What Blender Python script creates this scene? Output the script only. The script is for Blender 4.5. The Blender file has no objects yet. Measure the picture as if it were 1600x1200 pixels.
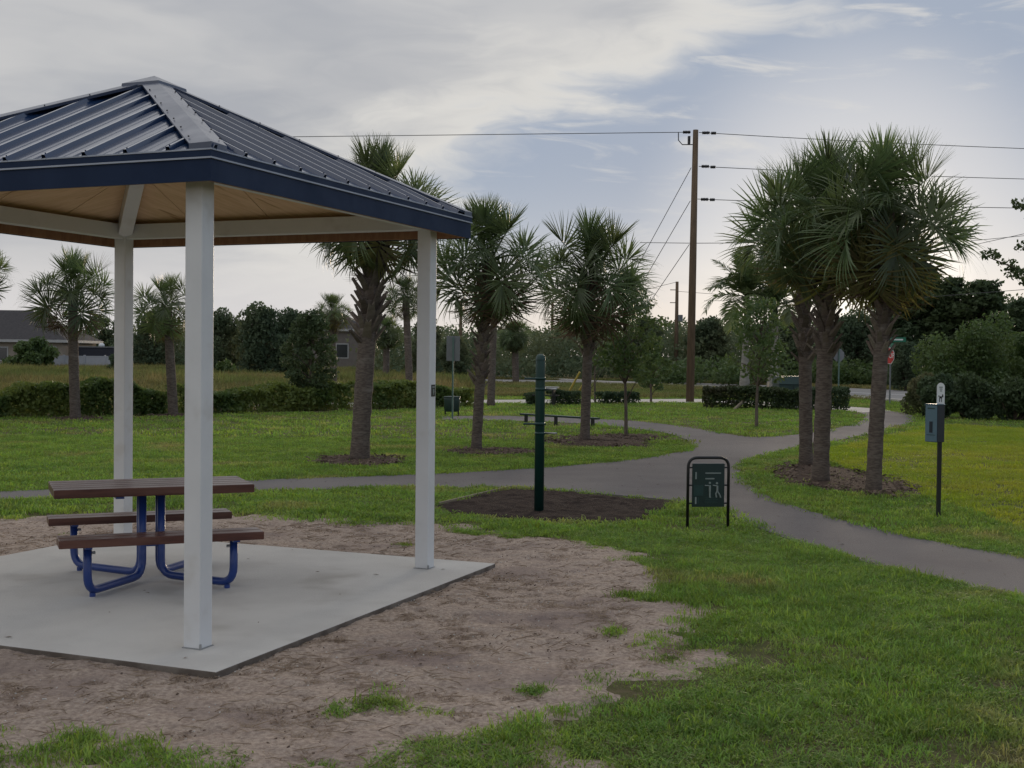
import bpy, math, random
import numpy as np
from mathutils import Vector, Matrix, Quaternion

# ------------------------------------------------------------------ camera
scene = bpy.context.scene
COL = scene.collection
F_PX, PITCH, ROLL, CAM_Z = 1947.3, -0.0227, 0.0105, 1.85
cp, sp, cr, sr = math.cos(PITCH), math.sin(PITCH), math.cos(ROLL), math.sin(ROLL)
_fw = Vector((0, cp, sp)); _u0 = Vector((0, -sp, cp)); _r0 = Vector((1, 0, 0))
_rt = _r0 * cr + _u0 * sr; _up = _u0 * cr - _r0 * sr
cam = bpy.data.cameras.new('camera')
cam.sensor_width = 36; cam.lens = F_PX / 1600 * 36; cam.clip_start = 0.1; cam.clip_end = 4000
cam_ob = bpy.data.objects.new('camera', cam); COL.objects.link(cam_ob)
M = Matrix((( _rt.x, _up.x, -_fw.x, 0), (_rt.y, _up.y, -_fw.y, 0), (_rt.z, _up.z, -_fw.z, CAM_Z), (0, 0, 0, 1)))
cam_ob.matrix_world = M
scene.camera = cam_ob

def ray(x, y): return _fw + _rt * ((x - 800) / F_PX) + _up * ((600 - y) / F_PX)
def G(x, y, z=0.0):
    d = ray(x, y); return Vector((0, 0, CAM_Z)) + d * ((z - CAM_Z) / d.z)
def V(x, y, Y):
    d = ray(x, y); return Vector((0, 0, CAM_Z)) + d * (Y / d.y)

# ------------------------------------------------------------------ world, sun, exposure
SUN_AZ, SUN_EL = math.radians(15.5), math.radians(4.5)
w = bpy.data.worlds.new('World'); scene.world = w; w.use_nodes = True
nt = w.node_tree; nt.nodes.clear()
def N(nt, t, **kw):
    n = nt.nodes.new(t)
    for k, v in kw.items(): setattr(n, k, v)
    return n
def L(nt, a, b): nt.links.new(a, b)
def math_n(nt, op, a, b=None, clamp=False):
    n = N(nt, 'ShaderNodeMath', operation=op, use_clamp=clamp)
    for i, v in enumerate((a, b)):
        if v is None: continue
        if isinstance(v, (int, float)): n.inputs[i].default_value = v
        else: L(nt, v, n.inputs[i])
    return n.outputs[0]
def smooth(nt, v, lo, hi, a=0.0, b=1.0):
    n = N(nt, 'ShaderNodeMapRange', interpolation_type='SMOOTHSTEP')
    n.inputs['From Min'].default_value = lo; n.inputs['From Max'].default_value = hi
    n.inputs['To Min'].default_value = a; n.inputs['To Max'].default_value = b
    L(nt, v, n.inputs['Value']); return n.outputs[0]
def mixc(nt, f, a, b, blend='MIX'):
    n = N(nt, 'ShaderNodeMix', data_type='RGBA', blend_type=blend)
    for s, v in ((n.inputs[0], f), (n.inputs[6], a), (n.inputs[7], b)):
        if isinstance(v, (int, float)): s.default_value = v
        elif isinstance(v, (tuple, list)): s.default_value = tuple(v) + ((1,) if len(v) == 3 else ())
        else: L(nt, v, s)
    return n.outputs[2]

SKY_K = 0.12
sky = N(nt, 'ShaderNodeTexSky', sky_type='NISHITA', sun_disc=False, sun_elevation=SUN_EL, sun_rotation=SUN_AZ,
        altitude=0, air_density=1.0, dust_density=2.0, ozone_density=1.5)
tc = N(nt, 'ShaderNodeTexCoord'); sep = N(nt, 'ShaderNodeSeparateXYZ'); L(nt, tc.outputs['Generated'], sep.inputs[0])
X, Y, Z = sep.outputs
el = math_n(nt, 'ARCSINE', Z)
az = math_n(nt, 'ARCTAN2', X, Y)
# clear air between the clouds: grey-blue above, cream near the horizon
k = 0.745 / SKY_K
def C(r, g, b, s=1.0):
    lin = [((c / 255 + .055) / 1.055) ** 2.4 if c > 10 else c / 255 / 12.92 for c in (r, g, b)]
    return tuple(s * c for c in lin)
def CK(r, g, b, s=1.0): return tuple(c * k for c in C(r, g, b, s))
hz = smooth(nt, el, 0.0, 0.17)
hz2 = smooth(nt, el, 0.0, 0.11)
clear = mixc(nt, hz, CK(193, 197, 201), CK(150, 162, 180))
clear = mixc(nt, hz2, CK(222, 214, 205), clear)
clear = mixc(nt, 0.012, clear, sky.outputs[0])
# warm veil of light where the sun stands behind the cloud
sund = Vector((math.sin(SUN_AZ) * math.cos(SUN_EL), math.cos(SUN_AZ) * math.cos(SUN_EL), math.sin(SUN_EL)))
dot = N(nt, 'ShaderNodeVectorMath', operation='DOT_PRODUCT'); L(nt, tc.outputs['Generated'], dot.inputs[0]); dot.inputs[1].default_value = sund
aur = math_n(nt, 'ADD', math_n(nt, 'MULTIPLY', smooth(nt, dot.outputs['Value'], 0.982, 1.0), 0.35), math_n(nt, 'MULTIPLY', smooth(nt, dot.outputs['Value'], 0.9955, 1.0), 0.75))
clear = mixc(nt, aur, clear, CK(250, 242, 230, 1.15))
# cloud deck
mp = N(nt, 'ShaderNodeCombineXYZ')
L(nt, math_n(nt, 'MULTIPLY', az, 5.0), mp.inputs[0]); L(nt, math_n(nt, 'MULTIPLY', el, 17.0), mp.inputs[1])
warp = N(nt, 'ShaderNodeTexNoise'); warp.inputs['Scale'].default_value = 1.3; warp.inputs['Detail'].default_value = 3; L(nt, mp.outputs[0], warp.inputs['Vector'])
wv = N(nt, 'ShaderNodeVectorMath', operation='MULTIPLY_ADD'); L(nt, warp.outputs['Color'], wv.inputs[0]); wv.inputs[1].default_value = (0.9, 0.9, 0); L(nt, mp.outputs[0], wv.inputs[2])
n1 = N(nt, 'ShaderNodeTexNoise'); n1.inputs['Scale'].default_value = 1.15; n1.inputs['Detail'].default_value = 8; n1.inputs['Roughness'].default_value = 0.55; L(nt, wv.outputs[0], n1.inputs['Vector'])
n2 = N(nt, 'ShaderNodeTexNoise'); n2.inputs['Scale'].default_value = 0.6; n2.inputs['Detail'].default_value = 5; L(nt, wv.outputs[0], n2.inputs['Vector'])
# the deck thickens towards the upper left of the view and opens to the right
deck = math_n(nt, 'SUBTRACT', math_n(nt, 'SUBTRACT', el, math_n(nt, 'MULTIPLY', az, 0.43)), 0.155)
lefts = math_n(nt, 'MULTIPLY', math_n(nt, 'ADD', az, 0.04), -0.45)
deck = math_n(nt, 'MAXIMUM', deck, lefts)
cov = math_n(nt, 'ADD', math_n(nt, 'MULTIPLY', math_n(nt, 'SUBTRACT', n1.outputs[0], 0.5), 0.95), math_n(nt, 'MULTIPLY', deck, 4.2))
mp3 = N(nt, 'ShaderNodeCombineXYZ')
L(nt, math_n(nt, 'ADD', math_n(nt, 'MULTIPLY', az, 9.0), math_n(nt, 'MULTIPLY', el, 10.0)), mp3.inputs[0]); L(nt, math_n(nt, 'MULTIPLY', el, 48.0), mp3.inputs[1])
n3 = N(nt, 'ShaderNodeTexNoise'); n3.inputs['Scale'].default_value = 1.0; n3.inputs['Detail'].default_value = 6; n3.inputs['Roughness'].default_value = 0.6; n3.inputs['Distortion'].default_value = 0.6; L(nt, mp3.outputs[0], n3.inputs['Vector'])
wisp = math_n(nt, 'MULTIPLY', smooth(nt, n3.outputs[0], 0.50, 0.74), smooth(nt, deck, -0.22, 0.0))
cmask = math_n(nt, 'MAXIMUM', smooth(nt, cov, -0.06, 0.20), math_n(nt, 'MULTIPLY', wisp, 0.8))
ctone = smooth(nt, n2.outputs[0], 0.36, 0.64)
thick = smooth(nt, cov, 0.10, 0.50)
cl = mixc(nt, ctone, CK(162, 164, 169), CK(190, 189, 188))
cl = mixc(nt, thick, CK(212, 209, 203), cl)
cl = mixc(nt, hz2, CK(206, 203, 203), cl)
zenith_boost = smooth(nt, el, 0.20, 0.60)
cl = mixc(nt, zenith_boost, cl, CK(206, 206, 207))  # overhead cloud made brighter than the deck in view, as added light
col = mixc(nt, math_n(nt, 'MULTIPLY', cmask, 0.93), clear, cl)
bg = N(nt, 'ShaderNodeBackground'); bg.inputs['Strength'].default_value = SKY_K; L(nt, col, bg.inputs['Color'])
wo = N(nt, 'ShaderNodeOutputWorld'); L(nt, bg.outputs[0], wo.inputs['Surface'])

sun = bpy.data.lights.new('sun', 'SUN'); sun.energy = 1.5; sun.angle = math.radians(11); sun.color = (1.0, 0.80, 0.58)
sun_ob = bpy.data.objects.new('sun', sun); COL.objects.link(sun_ob)
sun_ob.rotation_euler = sund.to_track_quat('Z', 'Y').to_euler()
scene.view_settings.view_transform = 'Standard'; scene.view_settings.look = 'None'
scene.view_settings.exposure = 0.62; scene.view_settings.gamma = 1.0
scene.view_settings.use_curve_mapping = False
scene.render.film_transparent = False
scene.cycles.use_denoising = True; scene.cycles.denoising_prefilter = 'NONE'; scene.cycles.denoising_input_passes = 'RGB_ALBEDO_NORMAL'; scene.cycles.use_adaptive_sampling = True; scene.cycles.adaptive_threshold = 0.01; scene.cycles.sample_clamp_indirect = 2.0; scene.cycles.sample_clamp_direct = 6.0
scene.cycles.max_bounces = 7; scene.cycles.diffuse_bounces = 3; scene.cycles.transparent_max_bounces = 4

# ------------------------------------------------------------------ materials
def mat(name, c1, c2=None, scale=4.0, rough=0.7, bump=0.0, bscale=None, metal=0.0, spec=0.5, detail=5, stretch=None, lo=0.35, hi=0.65,
        coat=0.0, trans=0.0, objrand=0.0, c3=None, scale3=0.4, lo3=.4, hi3=.62, rvar=0.0, world=False):
    m = bpy.data.materials.new(name); m.use_nodes = True; nt = m.node_tree; nt.nodes.clear()
    out = N(nt, 'ShaderNodeOutputMaterial'); b = N(nt, 'ShaderNodeBsdfPrincipled')
    b.inputs['Roughness'].default_value = rough; b.inputs['Metallic'].default_value = metal
    b.inputs['Specular IOR Level'].default_value = spec; b.inputs['Coat Weight'].default_value = coat
    if world: vec = N(nt, 'ShaderNodeNewGeometry').outputs['Position']
    else: vec = N(nt, 'ShaderNodeTexCoord').outputs['Object']
    if stretch:
        mp = N(nt, 'ShaderNodeMapping'); mp.inputs['Scale'].default_value = stretch; L(nt, vec, mp.inputs[0]); vec = mp.outputs[0]
    def noise(s, d=detail):
        n = N(nt, 'ShaderNodeTexNoise'); n.inputs['Scale'].default_value = s; n.inputs['Detail'].default_value = d
        n.inputs['Roughness'].default_value = 0.6; L(nt, vec, n.inputs['Vector']); return n.outputs[0]
    c2 = c2 or tuple(c * 0.78 for c in c1)
    nz = noise(scale)
    col = mixc(nt, smooth(nt, nz, lo, hi), c1, c2)
    if c3: col = mixc(nt, smooth(nt, noise(scale3, 3), lo3, hi3), col, c3)
    if objrand:
        oi = N(nt, 'ShaderNodeObjectInfo'); h = N(nt, 'ShaderNodeHueSaturation'); L(nt, col, h.inputs['Color'])
        r = oi.outputs['Random']
        L(nt, smooth(nt, r, 0, 1, 1 - objrand, 1 + objrand), h.inputs['Value'])
        L(nt, smooth(nt, math_n(nt, 'FRACT', math_n(nt, 'MULTIPLY', r, 7.3)), 0, 1, 0.5 - objrand * .05, 0.5 + objrand * .05), h.inputs['Hue'])
        col = h.outputs[0]
    L(nt, col, b.inputs['Base Color'])
    if rvar: L(nt, smooth(nt, nz, lo, hi, max(0.02, rough - rvar), min(1, rough + rvar)), b.inputs['Roughness'])
    if bump:
        bn = N(nt, 'ShaderNodeBump'); bn.inputs['Strength'].default_value = 1.0; bn.inputs['Distance'].default_value = bump
        L(nt, noise(bscale or scale * 3, 6), bn.inputs['Height']); L(nt, bn.outputs[0], b.inputs['Normal'])
    sh = b.outputs[0]
    if trans:
        t = N(nt, 'ShaderNodeBsdfTranslucent'); L(nt, col, t.inputs['Color'])
        hs = N(nt, 'ShaderNodeHueSaturation'); hs.inputs['Value'].default_value = 1.7; hs.inputs['Saturation'].default_value = 1.1; hs.inputs['Hue'].default_value = 0.485
        L(nt, col, hs.inputs['Color']); L(nt, hs.outputs[0], t.inputs['Color'])
        mx = N(nt, 'ShaderNodeMixShader'); mx.inputs[0].default_value = trans
        L(nt, sh, mx.inputs[1]); L(nt, t.outputs[0], mx.inputs[2]); sh = mx.outputs[0]
    L(nt, sh, out.inputs['Surface']); return m

MT = dict(
    soil=mat('lawn_soil', (.115, .115, .050), (.155, .13, .075), 9, .95, .03, 40, spec=.1, c3=(.10, .135, .042), scale3=.35, lo3=.45, hi3=.7, world=True),
    sand=mat('sand', (.52, .42, .345), (.27, .21, .175), 34, .95, .016, 60, spec=.1, c3=(.25, .195, .175), scale3=.9, lo3=.46, hi3=.74, lo=.28, hi=.74, world=True),
    asphalt=mat('asphalt', (.122, .113, .116), (.148, .138, .139), 1.2, .9, .006, 90, spec=.25, c3=(.168, .156, .154), scale3=.22, lo=.25, hi=.75, world=True),
    road=mat('road_surface', (.29, .28, .27), (.25, .24, .235), 1.5, .9, spec=.2, world=True),
    concrete=mat('slab_concrete', (.57, .555, .525), (.50, .485, .46), 1.3, .8, .003, 60, spec=.3, c3=(.39, .37, .34), scale3=1.1, lo3=.54, hi3=.76),
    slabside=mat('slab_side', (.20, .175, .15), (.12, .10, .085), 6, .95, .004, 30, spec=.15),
    kerb=mat('kerb_concrete', (.52, .50, .47), (.44, .42, .39), 2, .85, spec=.2),
    rubber=mat('pit_mulch', (.050, .034, .028), (.030, .021, .018), 22, .95, .03, 45, spec=.15, world=True),
    mulch=mat('bed_mulch', (.115, .08, .062), (.06, .042, .034), 18, .95, .03, 30, spec=.1, world=True),
    chip=mat('wood_chip', (.20, .15, .115), (.10, .072, .055), 7, .9, spec=.15, world=True),
    white=mat('white_powder_coat', (.72, .725, .73), (.67, .675, .68), 1.6, .45, .0005, 30, rvar=.08, c3=(.61, .60, .585), scale3=3.0, lo3=.58, hi3=.75),
    navy=mat('navy_metal', (.006, .021, .062), (.005, .018, .054), 3, .5, .0004, 9, spec=.2, rvar=.05),
    navyroof=mat('navy_roof_steel', (.016, .040, .105), (.013, .034, .09), 1.5, .20, .0006, 3.0, spec=.9, coat=.5, rvar=.04),
    hipcap=mat('hip_cap_steel', (.05, .068, .12), (.042, .058, .105), 2.5, .34, .0008, 5, spec=.7, coat=.2, rvar=.05),
    edgeglint=mat('trim_sky_glint', (.36, .39, .46), (.32, .35, .42), 4, .32, spec=.6),  # pale tone paints in the sky light caught by lip and eave edges
    ply=mat('plywood', (.80, .57, .36), (.70, .48, .28), 3, .75, .001, 20, stretch=(1, 7, 1), spec=.25, c3=(.48, .30, .16), scale3=2.1, lo3=.60, hi3=.70),
    board=mat('brown_board', (.36, .20, .115), (.27, .14, .08), 4, .7, stretch=(6, 1, 1), spec=.3),
    plank=mat('table_plank', (.10, .032, .021), (.07, .021, .014), 5, .38, .0008, 40, stretch=(1, 9, 9), spec=.45, coat=.08, rvar=.06, c3=(.13, .055, .038), scale3=1.2),
    blue=mat('blue_frame_paint', (.014, .048, .225), (.012, .04, .19), 3, .36, spec=.5, coat=.15),
    dgreen=mat('dark_green_paint', (.007, .045, .039), (.006, .038, .033), 3, .38, spec=.5),
    dgreen2=mat('sign_panel_green', (.007, .028, .030), (.006, .022, .024), 3, .30, spec=.5, coat=.2),
    black=mat('black_paint', (.010, .010, .012), (.007, .007, .009), 5, .4, spec=.5),
    steel=mat('steel', (.42, .43, .44), (.34, .35, .36), 6, .35, metal=.8),
    pale=mat('pale_print', (.24, .28, .27), (.20, .24, .23), 9, .55),
    teal=mat('teal_print', (.014, .050, .046), (.011, .042, .039), 9, .45),
    white_print=mat('white_sign', (.72, .74, .74), (.66, .68, .68), 5, .5),
    dogblue=mat('dispenser_front', (.095, .165, .21), (.08, .145, .185), 4, .4),
    dogdark=mat('dispenser_side', (.006, .016, .028), (.005, .012, .022), 4, .42),
    trunk=mat('palm_trunk', (.17, .14, .118), (.095, .075, .064), 9, .95, .012, 14, stretch=(1.3, 1.3, 5), spec=.15, c3=(.23, .20, .175), scale3=1.4, lo3=.52, hi3=.75),
    boot=mat('palm_boot', (.175, .145, .12), (.085, .065, .052), 7, .95, .006, 25, spec=.15, objrand=.3),
    frond=mat('palm_frond', (.105, .145, .058), (.080, .118, .048), 3, .42, spec=.5, trans=.36, objrand=.32),
    frond_old=mat('palm_frond_old', (.17, .165, .055), (.13, .115, .045), 3, .6, spec=.3, trans=.34, objrand=.28),
    frond_dead=mat('palm_frond_dead', (.19, .135, .09), (.13, .09, .06), 4, .85, spec=.15, trans=.15, objrand=.25),
    royal_bark=mat('royal_palm_trunk', (.36, .34, .31), (.26, .245, .225), 3, .85, .004, 20, stretch=(1, 1, 4)),
    crownshaft=mat('royal_crownshaft', (.07, .115, .045), (.06, .10, .04), 3, .45),
    bark=mat('tree_bark', (.16, .13, .105), (.10, .08, .066), 12, .92, .006, 25, stretch=(1, 1, .3), spec=.15),
    leaf=mat('leaf_green', (.078, .125, .042), (.058, .10, .034), 2.0, .5, spec=.35, trans=.32, c3=(.095, .14, .05), scale3=.8, world=True),
    leaf_dark=mat('leaf_dark', (.058, .092, .046), (.044, .074, .038), 1.5, .6, spec=.25, trans=.25, c3=(.07, .10, .045), scale3=.25, world=True),
    leaf_far=mat('leaf_far', (.085, .120, .068), (.066, .098, .058), .6, .7, spec=.2, trans=.28, c3=(.11, .13, .068), scale3=.12, world=True),
    leaf_hedge=mat('leaf_hedge', (.098, .150, .042), (.062, .105, .032), 2.5, .55, spec=.3, trans=.32, c3=(.145, .185, .05), scale3=.5, world=True),
    leaf_red=mat('leaf_bronze', (.062, .052, .026), (.042, .046, .022), 3, .55, spec=.3, trans=.22, c3=(.045, .07, .026), scale3=.7, world=True),
    leaf_wild=mat('leaf_wild', (.115, .135, .062), (.085, .108, .05), 2, .7, spec=.2, trans=.28, c3=(.13, .13, .07), scale3=.6, world=True),
    grass=mat('grass_blade', (.195, .305, .062), (.145, .245, .050), .9, .55, spec=.3, trans=.42, objrand=.32, c3=(.31, .285, .115), scale3=.55, lo3=.52, hi3=.76, world=True),
    grass_lush=mat('grass_blade_lush', (.25, .345, .046), (.205, .295, .040), .8, .55, spec=.3, trans=.46, objrand=.15, c3=(.30, .34, .055), scale3=.3, world=True),
    grass_tall=mat('field_grass', (.23, .195, .085), (.165, .17, .065), .25, .8, spec=.15, trans=.34, objrand=.25, c3=(.13, .165, .055), scale3=.09, world=True),
    straw=mat('dry_litter', (.36, .285, .21), (.22, .165, .12), 9, .95, spec=.1, trans=.2, world=True),
    shell=mat('shell_bit', (.62, .60, .56), (.5, .48, .45), 9, .7, world=True),
    wood_pole=mat('pole_wood', (.165, .118, .078), (.12, .086, .06), 5, .9, .004, 20, stretch=(3, 3, .3), spec=.15),
    wire=mat('wire', (.03, .03, .033), (.025, .025, .028), 3, .5),
    yellow=mat('yellow_guard', (.55, .42, .08), (.48, .36, .07), 3, .5),
    redsign=mat('red_sign', (.50, .035, .030), (.45, .03, .028), 3, .45),
    greensign=mat('street_sign_green', (.01, .16, .09), (.01, .14, .08), 3, .45),
    signback=mat('sign_back', (.20, .21, .22), (.17, .18, .19), 3, .45, metal=.5),
    signpost=mat('sign_post', (.10, .17, .145), (.08, .14, .12), 3, .5),
    shingle=mat('roof_shingle', (.085, .080, .082), (.06, .057, .06), 5, .95, .01, 20, stretch=(1, 1, 5), spec=.15),
    stucco=mat('stucco', (.33, .285, .235), (.29, .25, .205), 3, .9, spec=.2),
    stucco2=mat('stucco_grey', (.20, .175, .155), (.17, .15, .135), 3, .9, spec=.2),
    trimwhite=mat('house_trim', (.45, .45, .44), (.40, .40, .39), 3, .7),
    glass=mat('window_glass', (.03, .035, .04), (.025, .03, .035), 2, .12, spec=.8),
    vinyl=mat('vinyl_fence', (.40, .415, .45), (.37, .385, .42), 2, .5),
    tarp=mat('dark_panel', (.012, .016, .030), (.010, .013, .025), 2, .55),
    timber=mat('raw_timber', (.30, .25, .18), (.24, .19, .14), 5, .85),
    utility=mat('utility_box_green', (.016, .042, .034), (.012, .034, .028), 3, .5),
)

# ------------------------------------------------------------------ mesh helpers
class MB:
    def __init__(s): s.v = []; s.f = []
    def add(s, v, f):
        o = len(s.v); s.v += [tuple(p) for p in v]; s.f += [tuple(i + o for i in q) for q in f]; return s
    def box(s, lo, hi, T=None):
        x0, y0, z0 = lo; x1, y1, z1 = hi
        v = [(x0, y0, z0), (x1, y0, z0), (x1, y1, z0), (x0, y1, z0), (x0, y0, z1), (x1, y0, z1), (x1, y1, z1), (x0, y1, z1)]
        if T: v = [tuple(T @ Vector(p)) for p in v]
        return s.add(v, [(3, 2, 1, 0), (4, 5, 6, 7), (0, 1, 5, 4), (1, 2, 6, 5), (2, 3, 7, 6), (3, 0, 4, 7)])
    def beam(s, a, b, w, h, upv=(0, 0, 1)):
        a, b = Vector(a), Vector(b); d = b - a; l = d.length; d.normalize()
        x = d.cross(Vector(upv)).normalized(); y = x.cross(d)
        T = Matrix(((x.x, d.x, y.x, a.x), (x.y, d.y, y.y, a.y), (x.z, d.z, y.z, a.z), (0, 0, 0, 1)))
        return s.box((-w / 2, 0, -h / 2), (w / 2, l, h / 2), T)
    def tube(s, pts, r, n=8, cap=True):
        pts = [Vector(p) for p in pts]; m = len(pts)
        r = [r] * m if isinstance(r, (int, float)) else list(r)
        t = [(pts[min(i + 1, m - 1)] - pts[max(i - 1, 0)]).normalized() for i in range(m)]
        ref = Vector((0, 0, 1)) if abs(t[0].z) < .9 else Vector((1, 0, 0))
        x = t[0].cross(ref).normalized(); v = []; f = []
        for i in range(m):
            x = (x - t[i] * x.dot(t[i])).normalized(); y = t[i].cross(x)
            for j in range(n):
                a = 2 * math.pi * j / n; v.append(pts[i] + (x * math.cos(a) + y * math.sin(a)) * r[i])
        for i in range(m - 1):
            for j in range(n):
                f.append((i * n + j, i * n + (j + 1) % n, (i + 1) * n + (j + 1) % n, (i + 1) * n + j))
        if cap: f.append(tuple(range(n - 1, -1, -1))); f.append(tuple((m - 1) * n + j for j in range(n)))
        return s.add(v, f)
    def poly(s, pts, z0, z1):
        n = len(pts); v = [(p[0], p[1], z0) for p in pts] + [(p[0], p[1], z1) for p in pts]
        f = [tuple(range(n, 2 * n)), tuple(range(n - 1, -1, -1))] + [(i, (i + 1) % n, n + (i + 1) % n, n + i) for i in range(n)]
        return s.add(v, f)
    def mesh(s, name, m, smooth=False):
        me = bpy.data.meshes.new(name); me.from_pydata(s.v, [], s.f); me.validate()
        if m: me.materials.append(MT[m])
        if smooth: me.polygons.foreach_set('use_smooth', [True] * len(me.polygons))
        me.update(); return me
    def build(s, name, m, parent=None, smooth=False, bevel=0.0):
        o = link(name, s.mesh(name, m, smooth), parent)
        if bevel:
            b = o.modifiers.new('bevel', 'BEVEL'); b.width = bevel; b.segments = 2; b.limit_method = 'ANGLE'
        return o
def link(name, data, parent=None, loc=None, rot=None, scale=None):
    o = bpy.data.objects.new(name, data); COL.objects.link(o)
    if parent: o.parent = parent
    if loc is not None: o.location = loc
    if rot is not None: o.rotation_euler = rot
    if scale is not None: o.scale = (scale,) * 3 if isinstance(scale, (int, float)) else scale
    return o
def empty(name, loc, rz=0): return link(name, None, None, loc, (0, 0, rz))
def T(o, label, cat, group=None):
    o['label'] = label; o['category'] = cat
    if group: o['group'] = group
    return o
def S(o, kind='structure', label=None, cat=None):
    o['kind'] = kind
    if label: o['label'] = label
    if cat: o['category'] = cat
    return o
def arr_mesh(name, verts, quads, m, smooth=False):
    me = bpy.data.meshes.new(name); verts = np.asarray(verts, np.float32).reshape(-1, 3); quads = np.asarray(quads, np.int32)
    me.vertices.add(len(verts)); me.vertices.foreach_set('co', verts.ravel())
    kk = quads.shape[1]; me.loops.add(quads.size); me.loops.foreach_set('vertex_index', quads.ravel())
    me.polygons.add(len(quads)); me.polygons.foreach_set('loop_start', np.arange(0, quads.size, kk, dtype=np.int32))
    me.update(calc_edges=True); me.validate()
    if m: me.materials.append(MT[m])
    if smooth: me.polygons.foreach_set('use_smooth', [True] * len(me.polygons))
    return me

def vnoise(x, y, s, seed=0):
    """smooth value noise for placing things"""
    x = np.asarray(x) / s; y = np.asarray(y) / s
    xi = np.floor(x).astype(np.int64); yi = np.floor(y).astype(np.int64); xf = x - xi; yf = y - yi
    def h(a, b):
        n = (a * 374761393 + b * 668265263 + seed * 982451653) & 0x7fffffff
        n = ((n ^ (n >> 13)) * 1274126177) & 0x7fffffff
        return ((n ^ (n >> 16)) & 0xffff) / 65535.0
    u = xf * xf * (3 - 2 * xf); v = yf * yf * (3 - 2 * yf)
    return (h(xi, yi) * (1 - u) + h(xi + 1, yi) * u) * (1 - v) + (h(xi, yi + 1) * (1 - u) + h(xi + 1, yi + 1) * u) * v
def inside(px, py, poly):
    px = np.asarray(px); py = np.asarray(py); c = np.zeros(px.shape, bool); n = len(poly)
    for i in range(n):
        x0, y0 = poly[i][0], poly[i][1]; x1, y1 = poly[i - 1][0], poly[i - 1][1]
        if y0 == y1: continue
        c ^= ((y0 > py) != (y1 > py)) & (px < (x1 - x0) * (py - y0) / (y1 - y0) + x0)
    return c
def polydist(px, py, poly):
    px = np.asarray(px, float); py = np.asarray(py, float); d = np.full(px.shape, 1e9); n = len(poly)
    for i in range(n):
        x0, y0 = poly[i - 1][0], poly[i - 1][1]; x1, y1 = poly[i][0], poly[i][1]
        dx, dy = x1 - x0, y1 - y0; ll = dx * dx + dy * dy + 1e-12
        t = np.clip(((px - x0) * dx + (py - y0) * dy) / ll, 0, 1)
        d = np.minimum(d, np.hypot(px - x0 - t * dx, py - y0 - t * dy))
    return np.where(inside(px, py, poly), d, -d)          # positive inside
def smooth_line(pts, n=4, closed=False):
    """Catmull-Rom through ground points"""
    P = [Vector((p[0], p[1], 0)) for p in pts]; out = []; m = len(P)
    for i in range(m if closed else m - 1):
        a, b, c, d = (P[(i - 1) % m] if closed or i else P[0]), P[i], P[(i + 1) % m], (P[(i + 2) % m] if closed or i + 2 < m else P[-1])
        for j in range(n):
            t = j / n
            out.append(0.5 * ((2 * b) + (c - a) * t + (2 * a - 5 * b + 4 * c - d) * t * t + (3 * b - a - 3 * c + d) * t ** 3))
    if not closed: out.append(P[-1])
    return out

# ------------------------------------------------------------------ the ground
g = MB(); R = 1800
g.add([(-R, -60, 0), (R, -60, 0), (R, R, 0), (-R, R, 0)], [(0, 1, 2, 3)])
S(g.build('ground', 'soil'))

def px_poly(pts): return [G(x, y) for x, y in pts]
upper = [(-160, 776), (0, 769), (200, 761), (400, 751), (600, 744), (760, 737), (900, 727), (1000, 717), (1060, 707), (1081, 699), (1079, 692), (1066, 685), (1035, 676), (972, 668), (900, 662), (840, 659), (760, 657), (690, 656)]
back = [(690, 651), (760, 650), (840, 651.5), (935, 655), (1010, 660), (1085, 670), (1150, 681), (1190, 683.5), (1250, 679), (1300, 671), (1342, 660), (1352, 651)]
right = [(1346, 645), (1395, 643), (1426, 650), (1431, 656), (1415, 664), (1380, 674), (1300, 690), (1220, 706), (1172, 722), (1156, 737), (1166, 753), (1192, 772), (1260, 798), (1400, 834), (1500, 855), (1600, 872), (1760, 907)]
lower = [(1760, 990), (1600, 937), (1500, 915), (1400, 893), (1250, 850), (1165, 817), (1125, 797), (1068, 784)]
lower2 = [(940, 772.5), (800, 762.5), (690, 763.5), (600, 763), (400, 769), (200, 776), (0, 783), (-160, 790)]
def sm(seg): return smooth_line(px_poly(seg), 4)
_ru, _rl = sm(right), sm(lower)
_eu = [_ru[-1] + (_ru[-1] - _ru[-5]).normalized() * t + Vector((0, -.03 * t * t, 0)) for t in (2.5, 5, 7.5)]; _el = [_rl[0] + (_rl[0] - _rl[4]).normalized() * t + Vector((0, -.03 * t * t, 0)) for t in (7.5, 5, 2.5)]
PATH = sm(upper) + sm(back) + _ru + _eu + _el + _rl + sm(lower2)
S(MB().poly(PATH, -.05, .012).build('path', 'asphalt'))
SIDEWALK = px_poly([(300, 642.5), (640, 634.5), (760, 631.0), (1000, 629.5), (1100, 629.5), (1330, 643), (1346, 645), (1395, 643), (1380, 639.5), (1330, 636), (1200, 628), (1100, 623.5), (1000, 624.0), (760, 625.0), (640, 628), (300, 634)])
S(MB().poly(SIDEWALK, -.05, .010).build('pavement', 'kerb'))
ROAD = px_poly([(560, 596), (1030, 602.5), (1190, 611), (1300, 619), (1430, 629.5), (1700, 648), (1900, 622), (1430, 611), (1300, 605.5), (1030, 596.5), (560, 590)])
S(MB().poly(ROAD, -.05, .008).build('road', 'road'))
ka, kb = G(1030, 603), G(1190, 612)
kd = (kb - ka); kn = Vector((-kd.y, kd.x, 0)).normalized()
S(MB().poly([ka - kd * 2.5, kb, kb + kn * .35, ka - kd * 2.5 + kn * .35], 0, .13).build('kerb', 'kerb', bevel=.02))
ka2, kb2 = G(1225, 615), G(1425, 629.5); kd2 = kb2 - ka2; kn2 = Vector((-kd2.y, kd2.x, 0)).normalized()
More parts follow.
